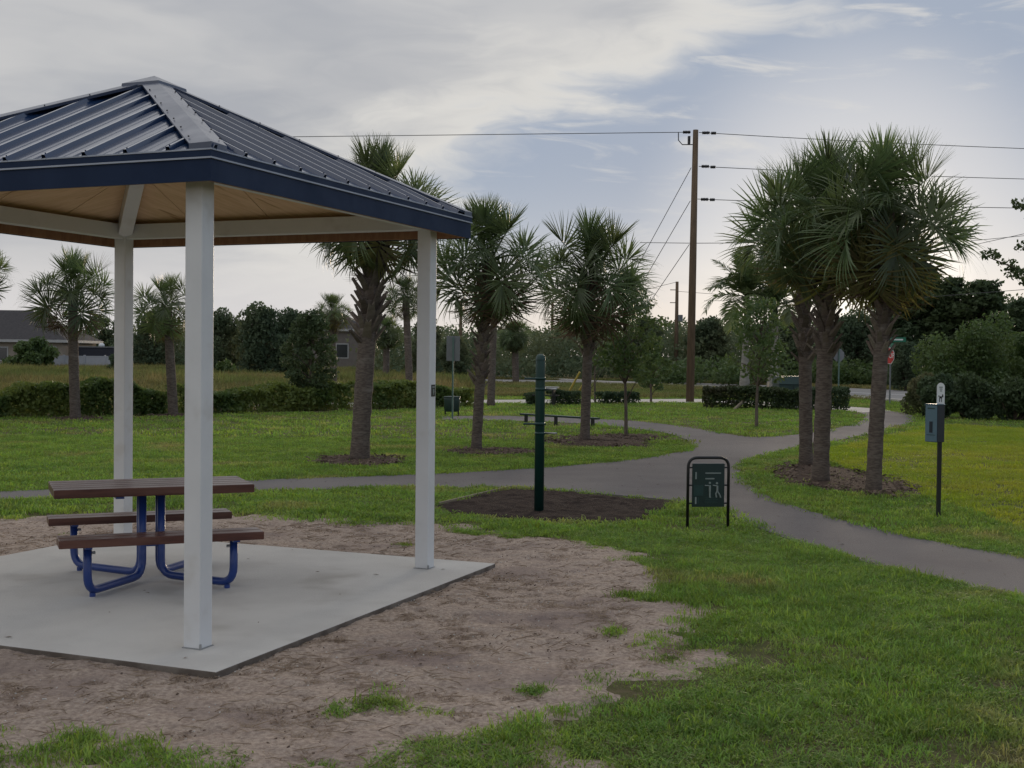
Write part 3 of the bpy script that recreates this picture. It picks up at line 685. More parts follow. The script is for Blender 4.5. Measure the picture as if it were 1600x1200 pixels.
def sabal(label, base_px, top_px, r_bot, r_top, flen, nf, seed, boots=None, dead=0, old=5, low=-50, group=None, base=None, squash=1.0, spread=1.0):
    rng = random.Random(seed)
    b = base if base is not None else G(*base_px); tp = V(top_px[0], top_px[1], b.y); h = tp.z
    o = empty('sabal_palm', b); T(o, label, 'palm tree', group)
    lean = Vector((tp.x - b.x, 0, h)); n = 34; pts = []; rr = []
    for i in range(n + 1):
        t = i / n; p = Vector((lean.x * (t ** 1.2), .04 * math.sin(t * 4 + seed), h * t)); pts.append(p)
        r = (r_bot + (r_top - r_bot) * t) * .92
        if t < .06: r *= 1 + (.06 - t) * 3.0
        rr.append(r * (1 + .035 * math.sin(i * 2.4 + seed) + rng.uniform(-.02, .02)))
    pts[0].z = -.05
    MB().tube(pts, rr, 14).build('trunk', 'trunk', o, True)
    def axis(z):
        t = max(0, min(1, z / h)); return Vector((lean.x * t ** 1.2, .04 * math.sin(t * 4 + seed), z)), r_bot + (r_top - r_bot) * t
    if boots:
        z0, z1 = [V(base_px[0], y, b.y).z for y in boots]; z1 = min(z1, h + .05); cnt = int((z1 - z0) / .19 * 6.2); 
        for i in range(cnt):
            z = z0 + (z1 - z0) * (i + .5) / cnt; a = i * 2.399963 + seed; c, r = axis(z); sc_b = r / .125 * rng.uniform(.8, 1.2)
            pos = c + Vector((math.sin(a), -math.cos(a), 0)) * (r * .90)
            link('leaf_base', BOOT, o, pos, (rng.uniform(-.12, .22), rng.uniform(-.15, .15), a + rng.uniform(-.1, .1)), sc_b)
    for i in range(nf):
        t = (i + .5) / nf; a = i * 2.399963 + seed * 1.7 + rng.uniform(-.2, .2)
        elv = math.radians(84 + (low - 84) * (t ** .92) + rng.uniform(-7, 7))
        if t < .28: me = rng.choice(FY)
        elif t < .68: me = rng.choice(FM)
        else: me = rng.choice(FO)
        if i >= nf - old: me = rng.choice(FOY)
        if i >= nf - dead: me = rng.choice(FD); elv -= math.radians(12)
        c, r = axis(h)
        pos = c + Vector((math.cos(a) * r * .6, math.sin(a) * r * .6, .16 * (1 - t) - .06))
        s_ = flen * rng.uniform(.88, 1.08) * (1 - .25 * max(0, math.sin(elv)) ** 1.5)
        link('frond', me, o, pos, (rng.uniform(-.6, .6), -elv, a), (s_, s_ * spread, s_))
    return o
sabal('tall thick palm rising behind the shelter roof, nearest to the shelter', (562, 720), (590, 334), .180, .15, 1.50, 36, 3, boots=(540, 330), dead=1, old=2, low=-36)
sabal('booted palm just right of the right shelter post', (744, 705), (764, 412), .112, .10, 1.52, 32, 8, boots=(605, 430), dead=4, old=3, low=-52)
sabal('palm with browning lower fronds right of the green fitness post', (914, 690), (922, 436), .118, .105, 1.75, 34, 14, boots=(560, 445), dead=6, old=5, low=-50)
sabal('rear left palm of the clustered trio by the path', (1260, 729), (1252, 358), .125, .11, 1.38, 28, 21, boots=(570, 364), dead=2, old=3, low=-48)
sabal('middle palm of the clustered trio by the path', (1283, 755), (1294, 350), .134, .115, 1.50, 34, 27, boots=(560, 356), dead=2, old=6, low=-54)
sabal('front right palm of the clustered trio with yellowing lower fronds', (1366, 770), (1386, 352), .114, .105, 1.52, 36, 33, boots=(560, 358), dead=2, old=9, low=-56)
sabal('palm at far left standing in front of the hedge and house', (117, 655), (114, 462), .155, .135, 1.6, 26, 40, dead=3, old=2, low=-32)
sabal('palm seen between the two left shelter posts', (270, 650), (262, 480), .155, .13, 1.25, 26, 46, dead=2, old=3, low=-50)
sabal('palm mostly cut off by the left edge of the photo', (-55, 660), (-48, 420), .16, .14, 1.30, 26, 52, dead=1, old=3)
sabal('small palm standing before the grey house behind the hedge', (522, 612), (519, 490), .16, .14, 1.25, 24, 57, dead=0, old=4, low=-30, boots=(530, 498))
sabal('palm half hidden by the left side of the right shelter post', (640, 625), (634, 465), .165, .15, 1.15, 28, 63, dead=2, old=3, low=-40)
sabal('thin distant palm just right of the booted palm', (767, 634), (773, 470), .16, .13, .95, 24, 69, dead=2, old=3, low=-50)
sabal('squat shaggy palm with drooping skirt of leaves behind the green post', (806, 600), (804, 525), .25, .24, 1.35, 60, 75, dead=10, old=8, low=-85)
sabal('dark squat palm between the thick palm and right shelter post', (603, 602), (604, 520), .22, .2, 1.25, 50, 81, dead=9, old=3, low=-80)

# ------------------------------------------------------------------ royal palms
def feather_mesh(name, seed, bend_):
    rng = random.Random(seed); mid = []; p = Vector((0, 0, 0)); a = .2; n = 16
    for i in range(n + 1):
        mid.append((p.copy(), a)); a -= bend_ / n * (.4 + 1.4 * i / n); p = p + Vector((math.cos(a), 0, math.sin(a))) / n
    mb = MB(); mb.tube([q for q, _ in mid], [.012 * (1 - i / (n + 3)) for i in range(n + 1)], 4)
    for i in range(40):
        t = .12 + .86 * i / 39; j = int(t * n); q, a = mid[j]; q2 = mid[min(n, j + 1)][0]; base = q.lerp(q2, t * n - j)
        tang = Vector((math.cos(a), 0, math.sin(a))); nor = Vector((-math.sin(a), 0, math.cos(a)))
        for sgn in (-1, 1):
            ln = .27 * math.sin(math.pi * (.12 + t * .8)) * rng.uniform(.85, 1.1) + .05
            d = (tang * .75 + Vector((0, sgn, 0)) + nor * rng.uniform(-.35, .45)).normalized(); sd = nor.cross(d).normalized() * .016
            m_ = base + d * ln * .55; e_ = base + d * ln + Vector((0, 0, -.12 * ln - .02)); o = len(mb.v)
            mb.add([base - sd * .5, base + sd * .5, m_ + sd, m_ - sd, e_], [(0, 1, 2, 3), (3, 2, 4)])
    return mb.mesh(name, 'frond', False)
FE = [feather_mesh('feather_frond', 5 + i, b) for i, b in enumerate((.7, 1.2, 1.6))]
def royal(label, base_px, top_px, flen, nf, seed, rbase=.28):
    rng = random.Random(seed); b = G(*base_px); tp = V(top_px[0], top_px[1], b.y); h = tp.z; lx = tp.x - b.x
    o = empty('royal_palm', b); T(o, label, 'palm tree')
    zz = [-.05, .1, .4, .9, 1.6, 2.4, h * .62, h * .8]; rr = [rbase * 1.12, rbase * 1.05, rbase, rbase * .92, rbase * .75, rbase * .6, rbase * .5, rbase * .46]
    MB().tube([(lx * z / h, 0, z) for z in zz], rr, 14).build('trunk', 'royal_bark', o, True)
    MB().tube([(lx * z / h, 0, z) for z in (h * .79, h * .9, h)], [rbase * .5, rbase * .42, rbase * .2], 12).build('crownshaft', 'crownshaft', o, True)
    for i in range(nf):
        t = (i + .5) / nf; a = i * 2.399963 + seed; elv = math.radians(72 - 88 * t + rng.uniform(-6, 6))
        link('feather_frond', FE[0] if t < .35 else rng.choice(FE[1:]), o, (lx, 0, h - .1), (rng.uniform(-.3, .3), -elv, a), flen * rng.uniform(.85, 1.1))
    return o
royal('feathery royal palm with pale swollen trunk right of the utility pole', (1163, 613), (1167, 462), 3.1, 16, 2)
rp = royal('second royal palm close left of the clustered palms, held by braces', (1208, 614), (1212, 476), 2.8, 14, 6, .36)
for x0, y0, x1, y1 in ((1147, 640, 1182, 607), (1196, 640, 1201, 598), (1232, 641, 1213, 606)):
    p0 = G(x0, y0); p1 = V(x1, y1, G(1208, 614).y - .35)
    p1 = Vector((p1.x, p0.y + 1.2, V(x1, y1, p0.y + 1.2).z)); p1.x = V(x1, y1, p0.y + 1.2).x
    T(MB().beam(p0, p1, .07, .07).build('tree_brace', 'timber'), {1147: 'leftmost timber brace leaning in behind the young tree', 1196: 'middle steep timber brace behind the young tree', 1232: 'rightmost timber brace leaning left behind the young tree'}[x0], 'brace', 'timber braces by the royal palm')

# ------------------------------------------------------------------ leafy things
def leaves(rng, centers, size, asp=.55, tilt=1.0):
    """diamond shaped leaf faces at the given points"""
    c = np.asarray(centers); n = len(c)
    d = rng.normal(size=(n, 3)); d /= np.linalg.norm(d, axis=1, keepdims=True)
    e = rng.normal(size=(n, 3)); e[:, 2] *= tilt; e -= d * (e * d).sum(1, keepdims=True); e /= np.linalg.norm(e, axis=1, keepdims=True)
    s = size * rng.uniform(.6, 1.35, (n, 1))
    v = np.stack([c - d * s, c + e * s * asp, c + d * s, c - e * s * asp], 1)
    return v.reshape(-1, 3), np.arange(n * 4).reshape(-1, 4)
def clump_points(rng, clumps, n):
    """points spread through ellipsoid clumps (x,y,z,rx,ry,rz), denser to the outside"""
    cl = np.asarray(clumps, float); wts = (cl[:, 3] * cl[:, 4] * cl[:, 5]) ** .66; idx = rng.choice(len(cl), n, p=wts / wts.sum())
    d = rng.normal(size=(n, 3)); d /= np.linalg.norm(d, axis=1, keepdims=True); r = rng.uniform(0.15, 1, (n, 1)) ** .45
    return cl[idx, :3] + d * r * cl[idx, 3:6]
def tree_parts(seed, h, r, trunk_h, nclump, nleaf, leaf, trunk_r, lm='leaf', shape='round', top_narrow=.6):
    """unit builders returning (trunk mesh, crown mesh)"""
    rng = np.random.default_rng(seed); pr = random.Random(seed); mb = MB()
    spine = [Vector((0, 0, -.05))]; p = Vector((0, 0, 0)); n = 8
    for i in range(n + 1):
        t = i / n; spine.append(Vector((math.sin(t * 3 + seed) * .03 * h * t, math.cos(t * 2.2 + seed) * .03 * h * t, h * .86 * t)))
    mb.tube(spine, [trunk_r * 1.25] + [trunk_r * (1 - .88 * i / n) for i in range(n + 1)], 8)
    cl = []
    for i in range(nclump):
        t = (i + .5) / nclump; z = trunk_h + (h - trunk_h) * (t * .97 + .02)
        rel = (z - trunk_h) / (h - trunk_h)
        prof = math.sin(math.pi * min(1, .16 + rel * .80)) ** .7 if shape == 'round' else (1 - rel) ** .7 * .9 + .12
        a = i * 2.4 + pr.uniform(-.4, .4); rad = r * prof * pr.uniform(.35, .85)
        cs = r * pr.uniform(.24, .42)
        c = Vector((math.cos(a) * rad, math.sin(a) * rad, z)); cl.append((c.x, c.y, c.z, cs, cs, cs * pr.uniform(.6, .9)))
        j = min(n, max(1, int((z * .82) / (h * .86) * n))); s0 = spine[j + 1 if j + 1 < len(spine) else j]
        if c.z > s0.z * .8: mb.tube([s0, s0.lerp(c, .5) + Vector((0, 0, .06 * r)), c], [trunk_r * .42, trunk_r * .25, trunk_r * .08], 5)
    v, q = leaves(rng, clump_points(rng, cl, nleaf), leaf)
    return mb.mesh('trunk', 'bark', True), arr_mesh('crown', v, q, lm)
def plant(name, label, cat, parts, loc, rz=0, sc=1.0, group=None):
    o = empty(name, loc, rz); T(o, label, cat, group); o.scale = (sc,) * 3 if isinstance(sc, (int, float)) else sc
    link('trunk', parts[0], o); link('crown', parts[1], o); return o

# young planted trees in the park
t1 = G(978, 683); hh = V(978, 425, t1.y).z
plant('young_tree', 'slender young tree with open crown left of the utility pole', 'tree', tree_parts(3, hh, .82, 1.35, 26, 3400, .052, .045), t1)
t2 = G(1017, 629); plant('young_tree', 'small bushy young tree between slender tree and utility pole', 'tree', tree_parts(9, 2.55, .85, .55, 16, 2200, .07, .05), t2)
t3 = G(1182, 668); hh = V(1182, 470, t3.y).z
plant('young_tree', 'young tree with thin pale trunk on the grass triangle between paths', 'tree', tree_parts(12, hh, .98, 1.35, 22, 2100, .062, .05), t3)
t4 = G(483, 641); hh = V(475, 492, t4.y).z
plant('young_tree', 'dense dark young tree in front of the hedge, left of thick palm', 'tree', tree_parts(18, hh, .92, .45, 30, 7000, .062, .05, 'leaf_dark'), t4)
t5 = G(930, 630); plant('young_tree', 'thin young tree right behind the palm beside the green post', 'tree', tree_parts(23, 3.3, .62, 1.5, 12, 900, .07, .045), t5)

# hedges
def hedge(label, p0, p1, depth, h, n, leaf, m, seed, name='hedge', cat='hedge', wob=.22):
    rng = np.random.default_rng(seed); p0, p1 = Vector(p0[:2] + (0,)) if isinstance(p0, tuple) else p0, p1
    d = p1 - p0; ln = d.length; d.normalize(); nn = Vector((-d.y, d.x, 0))
    o = empty(name, p0); T(o, label, cat)
    u = rng.uniform(0, ln, n); top = h * (1 - wob + 2 * wob * (.6 * vnoise(u, u * 0, .9, seed) + .4 * vnoise(u, u * 0 + 9, .35, seed)))
    face = rng.random(n); z = np.where(face < .55, rng.uniform(.02, 1, n) ** .8, rng.uniform(.82, 1.05, n)) * top
    w_ = np.where(face < .55, np.where(rng.random(n) < .8, rng.uniform(-.08, .22, n), rng.uniform(.2, 1, n)), rng.uniform(0, 1, n)) * depth + .10 * (vnoise(u, z, .4, seed + 2) - .5) * 2
    taper = np.clip(1 - (z / np.maximum(top, .01)) , 0, 1)
    c = np.stack([d.x * u + nn.x * w_, d.y * u + nn.y * w_, z], 1)
    v, q = leaves(rng, c, leaf); link('foliage', arr_mesh('foliage', v, q, m), o)
    st = MB(); pr = random.Random(seed)
    for i in range(max(3, int(ln / .45))):
        u_ = (i + pr.random()) / max(3, int(ln / .45)) * ln; b = d * u_ + nn * depth * pr.uniform(.3, .7)
        for _ in range(3): st.tube([b + Vector((0, 0, -.03)), b + Vector((pr.uniform(-.2, .2), pr.uniform(-.2, .2), h * .6))], [.025, .008], 4, False)
    link('stems', st.mesh('stems', 'bark'), o); return o
hedge('long clipped hedge at far left in front of the field', G(-60, 655), G(262, 648.5), 1.1, .80, 13000, .07, 'leaf_hedge', 31, wob=.38)
hedge('hedge stretch between the front shelter post and thick palm', G(285, 648), G(548, 641), 1.1, .80, 9500, .07, 'leaf_hedge', 32, wob=.38)
hedge('hedge stretch between thick palm and the booted palm', G(566, 641), G(742, 635.5), 1.0, .78, 6500, .072, 'leaf_hedge', 33, wob=.38)
hedge('low dark shrub just left behind the green post', G(822, 634), G(850, 634), .5, .50, 900, .06, 'leaf_dark', 34, 'low_shrub', 'shrub')
hedge('low dark clipped hedge left of the palm beside the green post', G(863, 633.5), G(908, 633), .6, .52, 1700, .06, 'leaf_dark', 35)
hedge('low dark clipped hedge under the slender young tree', G(938, 632), G(999, 631), .6, .45, 2000, .06, 'leaf_dark', 36)
hedge('low bronze tinged hedge in front of the royal palms', G(1097, 638), G(1250, 641.5), 1.0, .72, 7000, .06, 'leaf_red', 37)
hedge('low dark hedge end between the clustered palm trunks', G(1252, 641.5), G(1326, 642), 1.0, .72, 3600, .06, 'leaf_dark', 38)
# wild bushes above it
def bush(label, loc, rx, ry, rz, n, leaf, m, seed, name='wild_bush', ncl=16, stems=True):
    rng = np.random.default_rng(seed); pr = random.Random(seed); cl = []
    for i in range(ncl):
        a = pr.uniform(0, 6.28); rr_ = pr.random() ** .5; z = pr.uniform(.15, .95); k_ = math.sqrt(max(.06, 1 - z * z * .9))
        s_ = pr.uniform(.22, .42)
        cl.append((math.cos(a) * rx * rr_ * k_ * .8, math.sin(a) * ry * rr_ * k_ * .8, rz * z * .9, rx * s_, ry * s_, rz * s_ * .75))
    o = empty(name, loc); T(o, label, 'bush')
    v, q = leaves(rng, clump_points(rng, cl, n), leaf); v[:, 2] = np.maximum(v[:, 2], 0.0)
    link('foliage', arr_mesh('foliage', v, q, m), o); st = MB()
    for c in cl: st.tube([(c[0] * .2, c[1] * .2, -.03), (c[0] * .7, c[1] * .7, c[2] * .6), (c[0], c[1], c[2])], [.03, .02, .007], 4, False)
    link('stems', st.mesh('stems', 'bark'), o); return o
bR = G(1440, 652)
bush('rounded dark green shrub directly behind the dog station', V(1468, 640, bR.y - .5).xy.to_3d(), 1.0, .9, 1.5, 5200, .075, 'leaf_dark', 141, 'shrub')
bush('dark green shrub just right of the dog station', V(1522, 640, bR.y - 1.2).xy.to_3d(), 1.05, .9, 1.35, 5200, .075, 'leaf_dark', 142, 'shrub')
bush('dark green shrub at the right border behind the bright lawn', V(1582, 640, bR.y - 1.8).xy.to_3d(), 1.15, .9, 1.4, 5600, .075, 'leaf_dark', 143, 'shrub')
bush('shrub mostly cut off by the right border of the photo', V(1640, 640, bR.y - 2).xy.to_3d(), 1.0, .9, 1.4, 4000, .075, 'leaf_dark', 144, 'shrub')
bush('straw green wild bush rising above the hedge at right', V(1515, 640, bR.y + 4).xy.to_3d(), 2.2, 1.6, 3.5, 13000, .07, 'leaf', 41)
bush('greener wild bush at the right edge of the photo', V(1610, 640, bR.y + 5).xy.to_3d(), 2.0, 1.5, 3.4, 9500, .085, 'leaf', 42)
bush('low scrubby bush at the left end of the big right hedge', V(1447, 640, bR.y + 2).xy.to_3d(), .9, .8, 1.35, 3200, .065, 'leaf_wild', 43)
bush('round green bush in front of the left house', V(50, 575, 104).xy.to_3d(), 2.6, 2.0, 2.75, 5200, .17, 'leaf', 44, 'bush')
bush('small bush at the foot of the white fence beside shelter post', V(183, 580, 100).xy.to_3d(), 1.3, 1.2, 1.6, 1500, .16, 'leaf_dark', 45, 'bush')
bush('bush in the field right of the front shelter post', V(352, 590, 78).xy.to_3d(), .95, .9, 1.45, 1500, .12, 'leaf', 46, 'bush')

# ------------------------------------------------------------------ trees beyond
bt = [tree_parts(61, 5.6, 2.1, .5, 40, 6500, .145, .14, 'leaf_far'), tree_parts(62, 5.0, 2.4, .3, 40, 7000, .145, .14, 'leaf_far'),
      tree_parts(63, 7.6, 1.9, .4, 34, 7600, .15, .14, 'leaf_dark', 'cone'), tree_parts(64, 6.4, 1.7, 3.2, 12, 2200, .15, .11, 'leaf_far')]
def far(kind, label, x, topy, Y, rz=0.0, wide=1.0, name='tree'):
    base = V(x, 590, Y); base.z = 0; h = V(x, topy, Y).z; h0 = (5.6, 5.0, 7.6, 6.4)[kind]
    s = h / h0; plant(name, label, 'tree', bt[kind], base, rz, (s * wide, s * wide, s))
far(1, 'broad dark tree between the two left shelter posts', 240, 490, 122, .3, 1.0)
far(1, 'dark leafy tree just right of the front shelter post', 345, 492, 92, 1.9, .8)
far(1, 'tall bushy dark tree left of the small palm, before the grey house', 408, 484, 90, 3.0, 1.0)
far(0, 'rounded tree touching the left side of the grey house', 455, 487, 92, 4.0, .8)
far(3, 'open crowned pine behind the left house roof', 66, 484, 150, 0, 1.3, 'pine_tree')
far(3, 'open crowned pine seen right of the far left palm trunk', 155, 496, 150, 1.0, 1.2, 'pine_tree')
far(3, 'small pine just left of the left shelter post', 186, 504, 150, 2.2, 1.1, 'pine_tree')
far(0, 'tree between the dark squat palm and right shelter post', 665, 500, 90, .6, .9)
far(0, 'olive tree behind the rectangular sign', 712, 527, 82, 2.6, 1.0)
far(3, 'lone small pine poking up right of the shaggy palm', 878, 505, 150, .5, 1.0, 'pine_tree')
far(0, 'rounded tree behind the slender young tree', 1005, 500, 100, 1.2, 1.1)
far(0, 'rounded dark tree just right of the utility pole', 1110, 500, 100, 2.0, 1.1)
far(1, 'tree behind the royal palms', 1225, 500, 95, 5.0, 1.1)
far(1, 'dark tree between the trunks of the clustered palms', 1330, 497, 90, 5.6, 1.1)
far(2, 'tall dark feathery tree right of the clustered palms', 1432, 418, 88, .4, 1.6)
far(2, 'tall dark tree second right of the clustered palms', 1480, 436, 86, 1.4, 1.55)
far(2, 'tall dark tree near the right edge of the photo', 1535, 440, 84, 2.6, 1.7)
far(2, 'dark tree at the right edge of the photo', 1598, 468, 80, 3.3, 1.6)
far(0, 'leafy green tree left of the wild bushes, behind the stop sign', 1415, 536, 74, 3.6, 1.2)
# the wood behind reads as one mass
rng = np.random.default_rng(77); cl = []
for i in range(600):
    t = i / 600; x = -440 + t * 2480; Yd = rng.uniform(100, 150)
    if x < 560: topy = 503 + rng.uniform(0, 24)
    elif x < 1000: topy = 507 + rng.uniform(0, 24)
    elif x < 1350: topy = 497 + rng.uniform(0, 24)
    else: topy = 462 + rng.uniform(0, 40)
    if x > 1340: Yd = rng.uniform(90, 110)
    if x < 580: Yd = rng.uniform(142, 172)
    hz_ = V(x, topy, Yd); s = rng.uniform(1.0, 2.2)
    cl.append((hz_.x, Yd, hz_.z - s * .6, s * 1.3, s * 1.3, s * .8))
    cl.append((hz_.x + rng.uniform(-1.5, 1.5), Yd - 2, max(.9, hz_.z * .45), s * 1.6, s * 1.4, max(.9, hz_.z * .42)))
    cl.append((hz_.x + rng.uniform(-2.5, 2.5), Yd - 4, .9, s * 1.5, s * 1.4, 1.0))
pts = clump_points(rng, cl, 240000); pts[:, 2] = np.maximum(pts[:, 2], .05)
v, q = leaves(rng, pts, .18); wd = link('woodland', arr_mesh('woodland', v, q, 'leaf_far'))
S(wd, 'stuff', 'dense scrubby wood along the horizon', 'woodland')
# a leafy roadside thicket below the tall dark trees
cl = []
for i in range(70):
    x = rng.uniform(1000, 1460); Yd = rng.uniform(84, 92); h = rng.uniform(.8, 1.9); c = V(x, 590, Yd)
    cl.append((c.x, Yd, h * .55, rng.uniform(.8, 1.5), rng.uniform(.6, 1.1), h * .55))
pts = clump_points(rng, cl, 12000); pts[:, 2] = np.maximum(pts[:, 2], .03)
v, q = leaves(rng, pts, .15); S(link('thicket', arr_mesh('thicket', v, q, 'leaf')), 'stuff', 'low green thicket along the far side of the road', 'thicket')

# tree out of frame at the right whose branch reaches in
b0 = V(1790, 700, 16.5); b0.z = 0; tr = empty('overhanging_tree', b0); T(tr, 'tree at the right edge of which only leafy branch tips show', 'tree')
mb = MB(); tops = [V(1545, 402, 16), V(1580, 430, 16.1), V(1597, 388, 16.2), V(1592, 321, 16.2), V(1640, 350, 16.5), V(1680, 300, 17), V(1650, 430, 16.6), V(1720, 260, 17), V(1700, 390, 16.0)] + [V(x_, y_, Y_) for x_, y_, Y_ in ((1770, 210, 16.6), (1820, 160, 17.2), (1860, 250, 16.2), (1900, 330, 17), (1840, 330, 18), (1780, 300, 15.4), (1930, 260, 16.8), (1820, 400, 15.6), (1760, 350, 18), (1880, 190, 17.6), (1950, 400, 16.5), (1800, 250, 15.8))]
mb.tube([(0, 0, -.05), (0, .05, 1.2), (-.05, .02, 2.4), (-.02, 0, 3.2), (.05, .1, 4.0)], [.15, .12, .09, .05, .015], 10); cl = []
for tpt in tops:
    rel = tpt - b0; mb.tube([(-.05, .02, 2.1), (rel.x * .5, rel.y * .5, 2.1 + (rel.z - 2.1) * .62), tuple(rel)], [.045, .022, .006], 6)
    for j in range(5):
        f_ = .55 + .11 * j; c = Vector((-.05, .02, 2.1)).lerp(rel, f_) + Vector((0, 0, .04)); s_ = .085 + .05 * (1 - f_)
        cl.append((c.x, c.y, c.z, s_ * 1.5, s_ * 1.5, s_))
mb.build('trunk', 'bark', tr, True); v, q = leaves(rng, clump_points(rng, cl, 2600 * 3), .033); link('crown', arr_mesh('crown', v, q, 'leaf_dark'), tr)

# ------------------------------------------------------------------ houses and fence
def house(name, label, base, w_, d_, he, hr, wallm, over=.5, rz=0.0):
    o = empty(name, base, rz); T(o, label, 'house')
    MB().box((-w_ / 2, 0, 0), (w_ / 2, d_, he)).build('wall', wallm, o)
    x0, x1, y0, y1 = -w_ / 2 - over, w_ / 2 + over, -over, d_ + over; rl = (w_ - d_) / 2 if w_ > d_ else .2
    ym = (y0 + y1) / 2
    MB().add([(x0, y0, he), (x1, y0, he), (x1, y1, he), (x0, y1, he), (-rl, ym, hr), (rl, ym, hr), (x0, y0, he - .01), (x1, y0, he - .01)],
             [(0, 1, 5, 4), (2, 3, 4, 5), (1, 2, 5), (3, 0, 4), (3, 2, 1, 0)]).build('roof', 'shingle', o)
    MB().box((x0 - .02, y0 - .03, he - .22), (x1 + .02, y0, he + .02)).build('fascia', 'trimwhite', o)
    MB().box((x1, y0, he - .22), (x1 + .03, y1, he + .02)).build('fascia', 'trimwhite', o)
    return o
hb = V(-60, 560, 112); hb.z = 0
hw = V(98, 560, 112).x - hb.x
ho = house('house', 'single storey house with dark hip roof at far left', hb, 2 * hw, 9, V(50, 531, 112).z, V(-20, 484, 116).z, 'stucco')
xe = hw
for x in (xe - 1.0,):
    f_ = MB().box((x - .45, -.04, .9), (x + .45, -.005, 2.3)).build('window', 'trimwhite', ho); MB().box((x - .36, -.06, 1.0), (x + .36, -.045, 2.2)).build('pane', 'glass', f_)
f_ = MB().box((xe - 6.6, -.04, .9), (xe - 4.9, -.005, 2.2)).build('window', 'trimwhite', ho); MB().box((xe - 6.5, -.06, 1.0), (xe - 5.0, -.045, 2.1)).build('pane', 'glass', f_)
MB().box((xe - 1.9, -.05, 0), (xe - 1.72, -.006, V(50, 531, 112).z - .23)).build('corner_trim', 'trimwhite', ho)
h2b = V(515, 560, 125); h2b.z = 0
ho2 = house('house', 'grey brown house with steep roof half hidden behind the small palm', h2b, 7.0, 7.5, V(515, 514, 125).z, V(492, 484, 128).z, 'stucco2', .4)
f_ = MB().box((.6, -.04, 1.4), (1.9, -.005, 2.9)).build('window', 'trimwhite', ho2); MB().box((.7, -.06, 1.5), (1.8, -.045, 2.8)).build('pane', 'glass', f_)
# white vinyl fence: panels and posts
fa_, fb_ = V(68, 580, 108), V(196, 580, 108); fa_.z = fb_.z = 0
vf = empty('vinyl_fence', fa_); T(vf, 'white vinyl panel fence beyond the field at left', 'fence')
n_ = 4; fl = (fb_ - fa_).x; fh = V(130, 556, 108).z
for i in range(n_ + 1):
    x = fl * i / n_; MB().box((x - .07, -.07, 0), (x + .07, .07, fh + .08)).build('fence_post', 'vinyl', vf)
    if i < n_:
        MB().box((x + .075, -.02, .05), (x + fl / n_ - .075, .02, fh)).build('fence_panel', 'vinyl', vf)
        MB().box((x + .075, -.04, fh - .1), (x + fl / n_ - .075, -.022, fh - .01)).build('fence_rail', 'vinyl', vf)
da, db = V(121, 550, 113), V(190, 550, 113); z0d, z1d = V(150, 558, 113).z, V(150, 543, 113).z
dk = MB().box((da.x, 113, 0), (db.x, 115, z1d)).build('dark_enclosure', 'tarp', None, bevel=.08)
T(dk, 'long low dark enclosure standing behind the white fence', 'enclosure')
MB().box((da.x - .1, 112.9, z1d + .002), (db.x + .1, 115.1, z1d + .10)).build('top_rail', 'signback', dk)
MB().tube([(V(153, 540, 113).x, 114, z1d + .1), (V(153, 540, 113).x, 114, z1d + .32), (V(153, 540, 113).x, 114, z1d + .42)], [.28, .24, .08], 10).build('vent_dome', 'white_print', dk, True)

# ------------------------------------------------------------------ signs, bin, beam, cabinet
sp_ = G(707, 655); so = empty('sign_post', sp_); T(so, 'back of a rectangular sign on a thin post beside the hedge', 'sign'); dd = sp_.y
MB().box((-.025, -.025, -.03), (.025, .025, V(707, 527, dd).z)).build('post', 'signpost', so)
xw = V(718.5, 545, dd).x - V(697.5, 545, dd).x
MB().box((-xw / 2, .03, V(707, 564, dd).z), (xw / 2, .036, V(707, 525, dd).z)).build('sign_panel', 'signback', so, bevel=.002)
bp = G(706, 652); bp.y += .9; bp.x = V(706, 640, bp.y).x; bo = empty('litter_bin', bp); T(bo, 'dark green litter bin behind the rectangular sign post', 'bin')
zt_b = V(706, 619, bp.y).z; zb_b = V(706, 643, bp.y).z
MB().tube([(0, 0, zb_b), (0, 0, zb_b + .04), (0, 0, zt_b - .1), (0, 0, zt_b - .04)], [.2, .235, .25, .25], 14).build('body', 'utility', bo, True)
MB().tube([(0, 0, zt_b - .038), (0, 0, zt_b - .01), (0, 0, zt_b)], [.265, .25, .12], 14).build('lid', 'utility', bo, True)
for sx in (-1, 1): MB().tube([(sx * .2, 0, -.02), (sx * .2, 0, zb_b + .1)], .022, 8).build('leg', 'black', bo)
# balance beam
q0, q1 = G(822, 661), G(926, 668); bo = empty('balance_beam', q0, math.atan2(q1.y - q0.y, q1.x - q0.x)); T(bo, 'long low dark balance beam on three legs behind the green post', 'fitness beam')
ln = (q1 - q0).length; zb_ = V(822, 646, q0.y).z
MB().box((-.2, -.06, zb_ - .05), (ln + .2, .06, zb_)).build('beam', 'dgreen2', bo, bevel=.008)
for t in (0.0, .46, 1.0):
    lg = MB().box((ln * t - .035, -.035, -.03), (ln * t + .035, .035, zb_ - .051)).build('leg', 'black', bo)
# distant bench table
tq = G(858, 634); to = empty('park_bench', tq, -.2); T(to, 'small far bench table partly hidden behind the green post', 'bench')
MB().box((-.45, -.2, .66), (.35, .2, .71)).build('table_top', 'steel', to); MB().box((-.55, -.55, .38), (.45, -.38, .42)).build('seat', 'black', to)
for sx in (-.3, .2): MB().box((sx - .03, -.4, 0), (sx + .03, .1, .65)).build('leg', 'black', to)
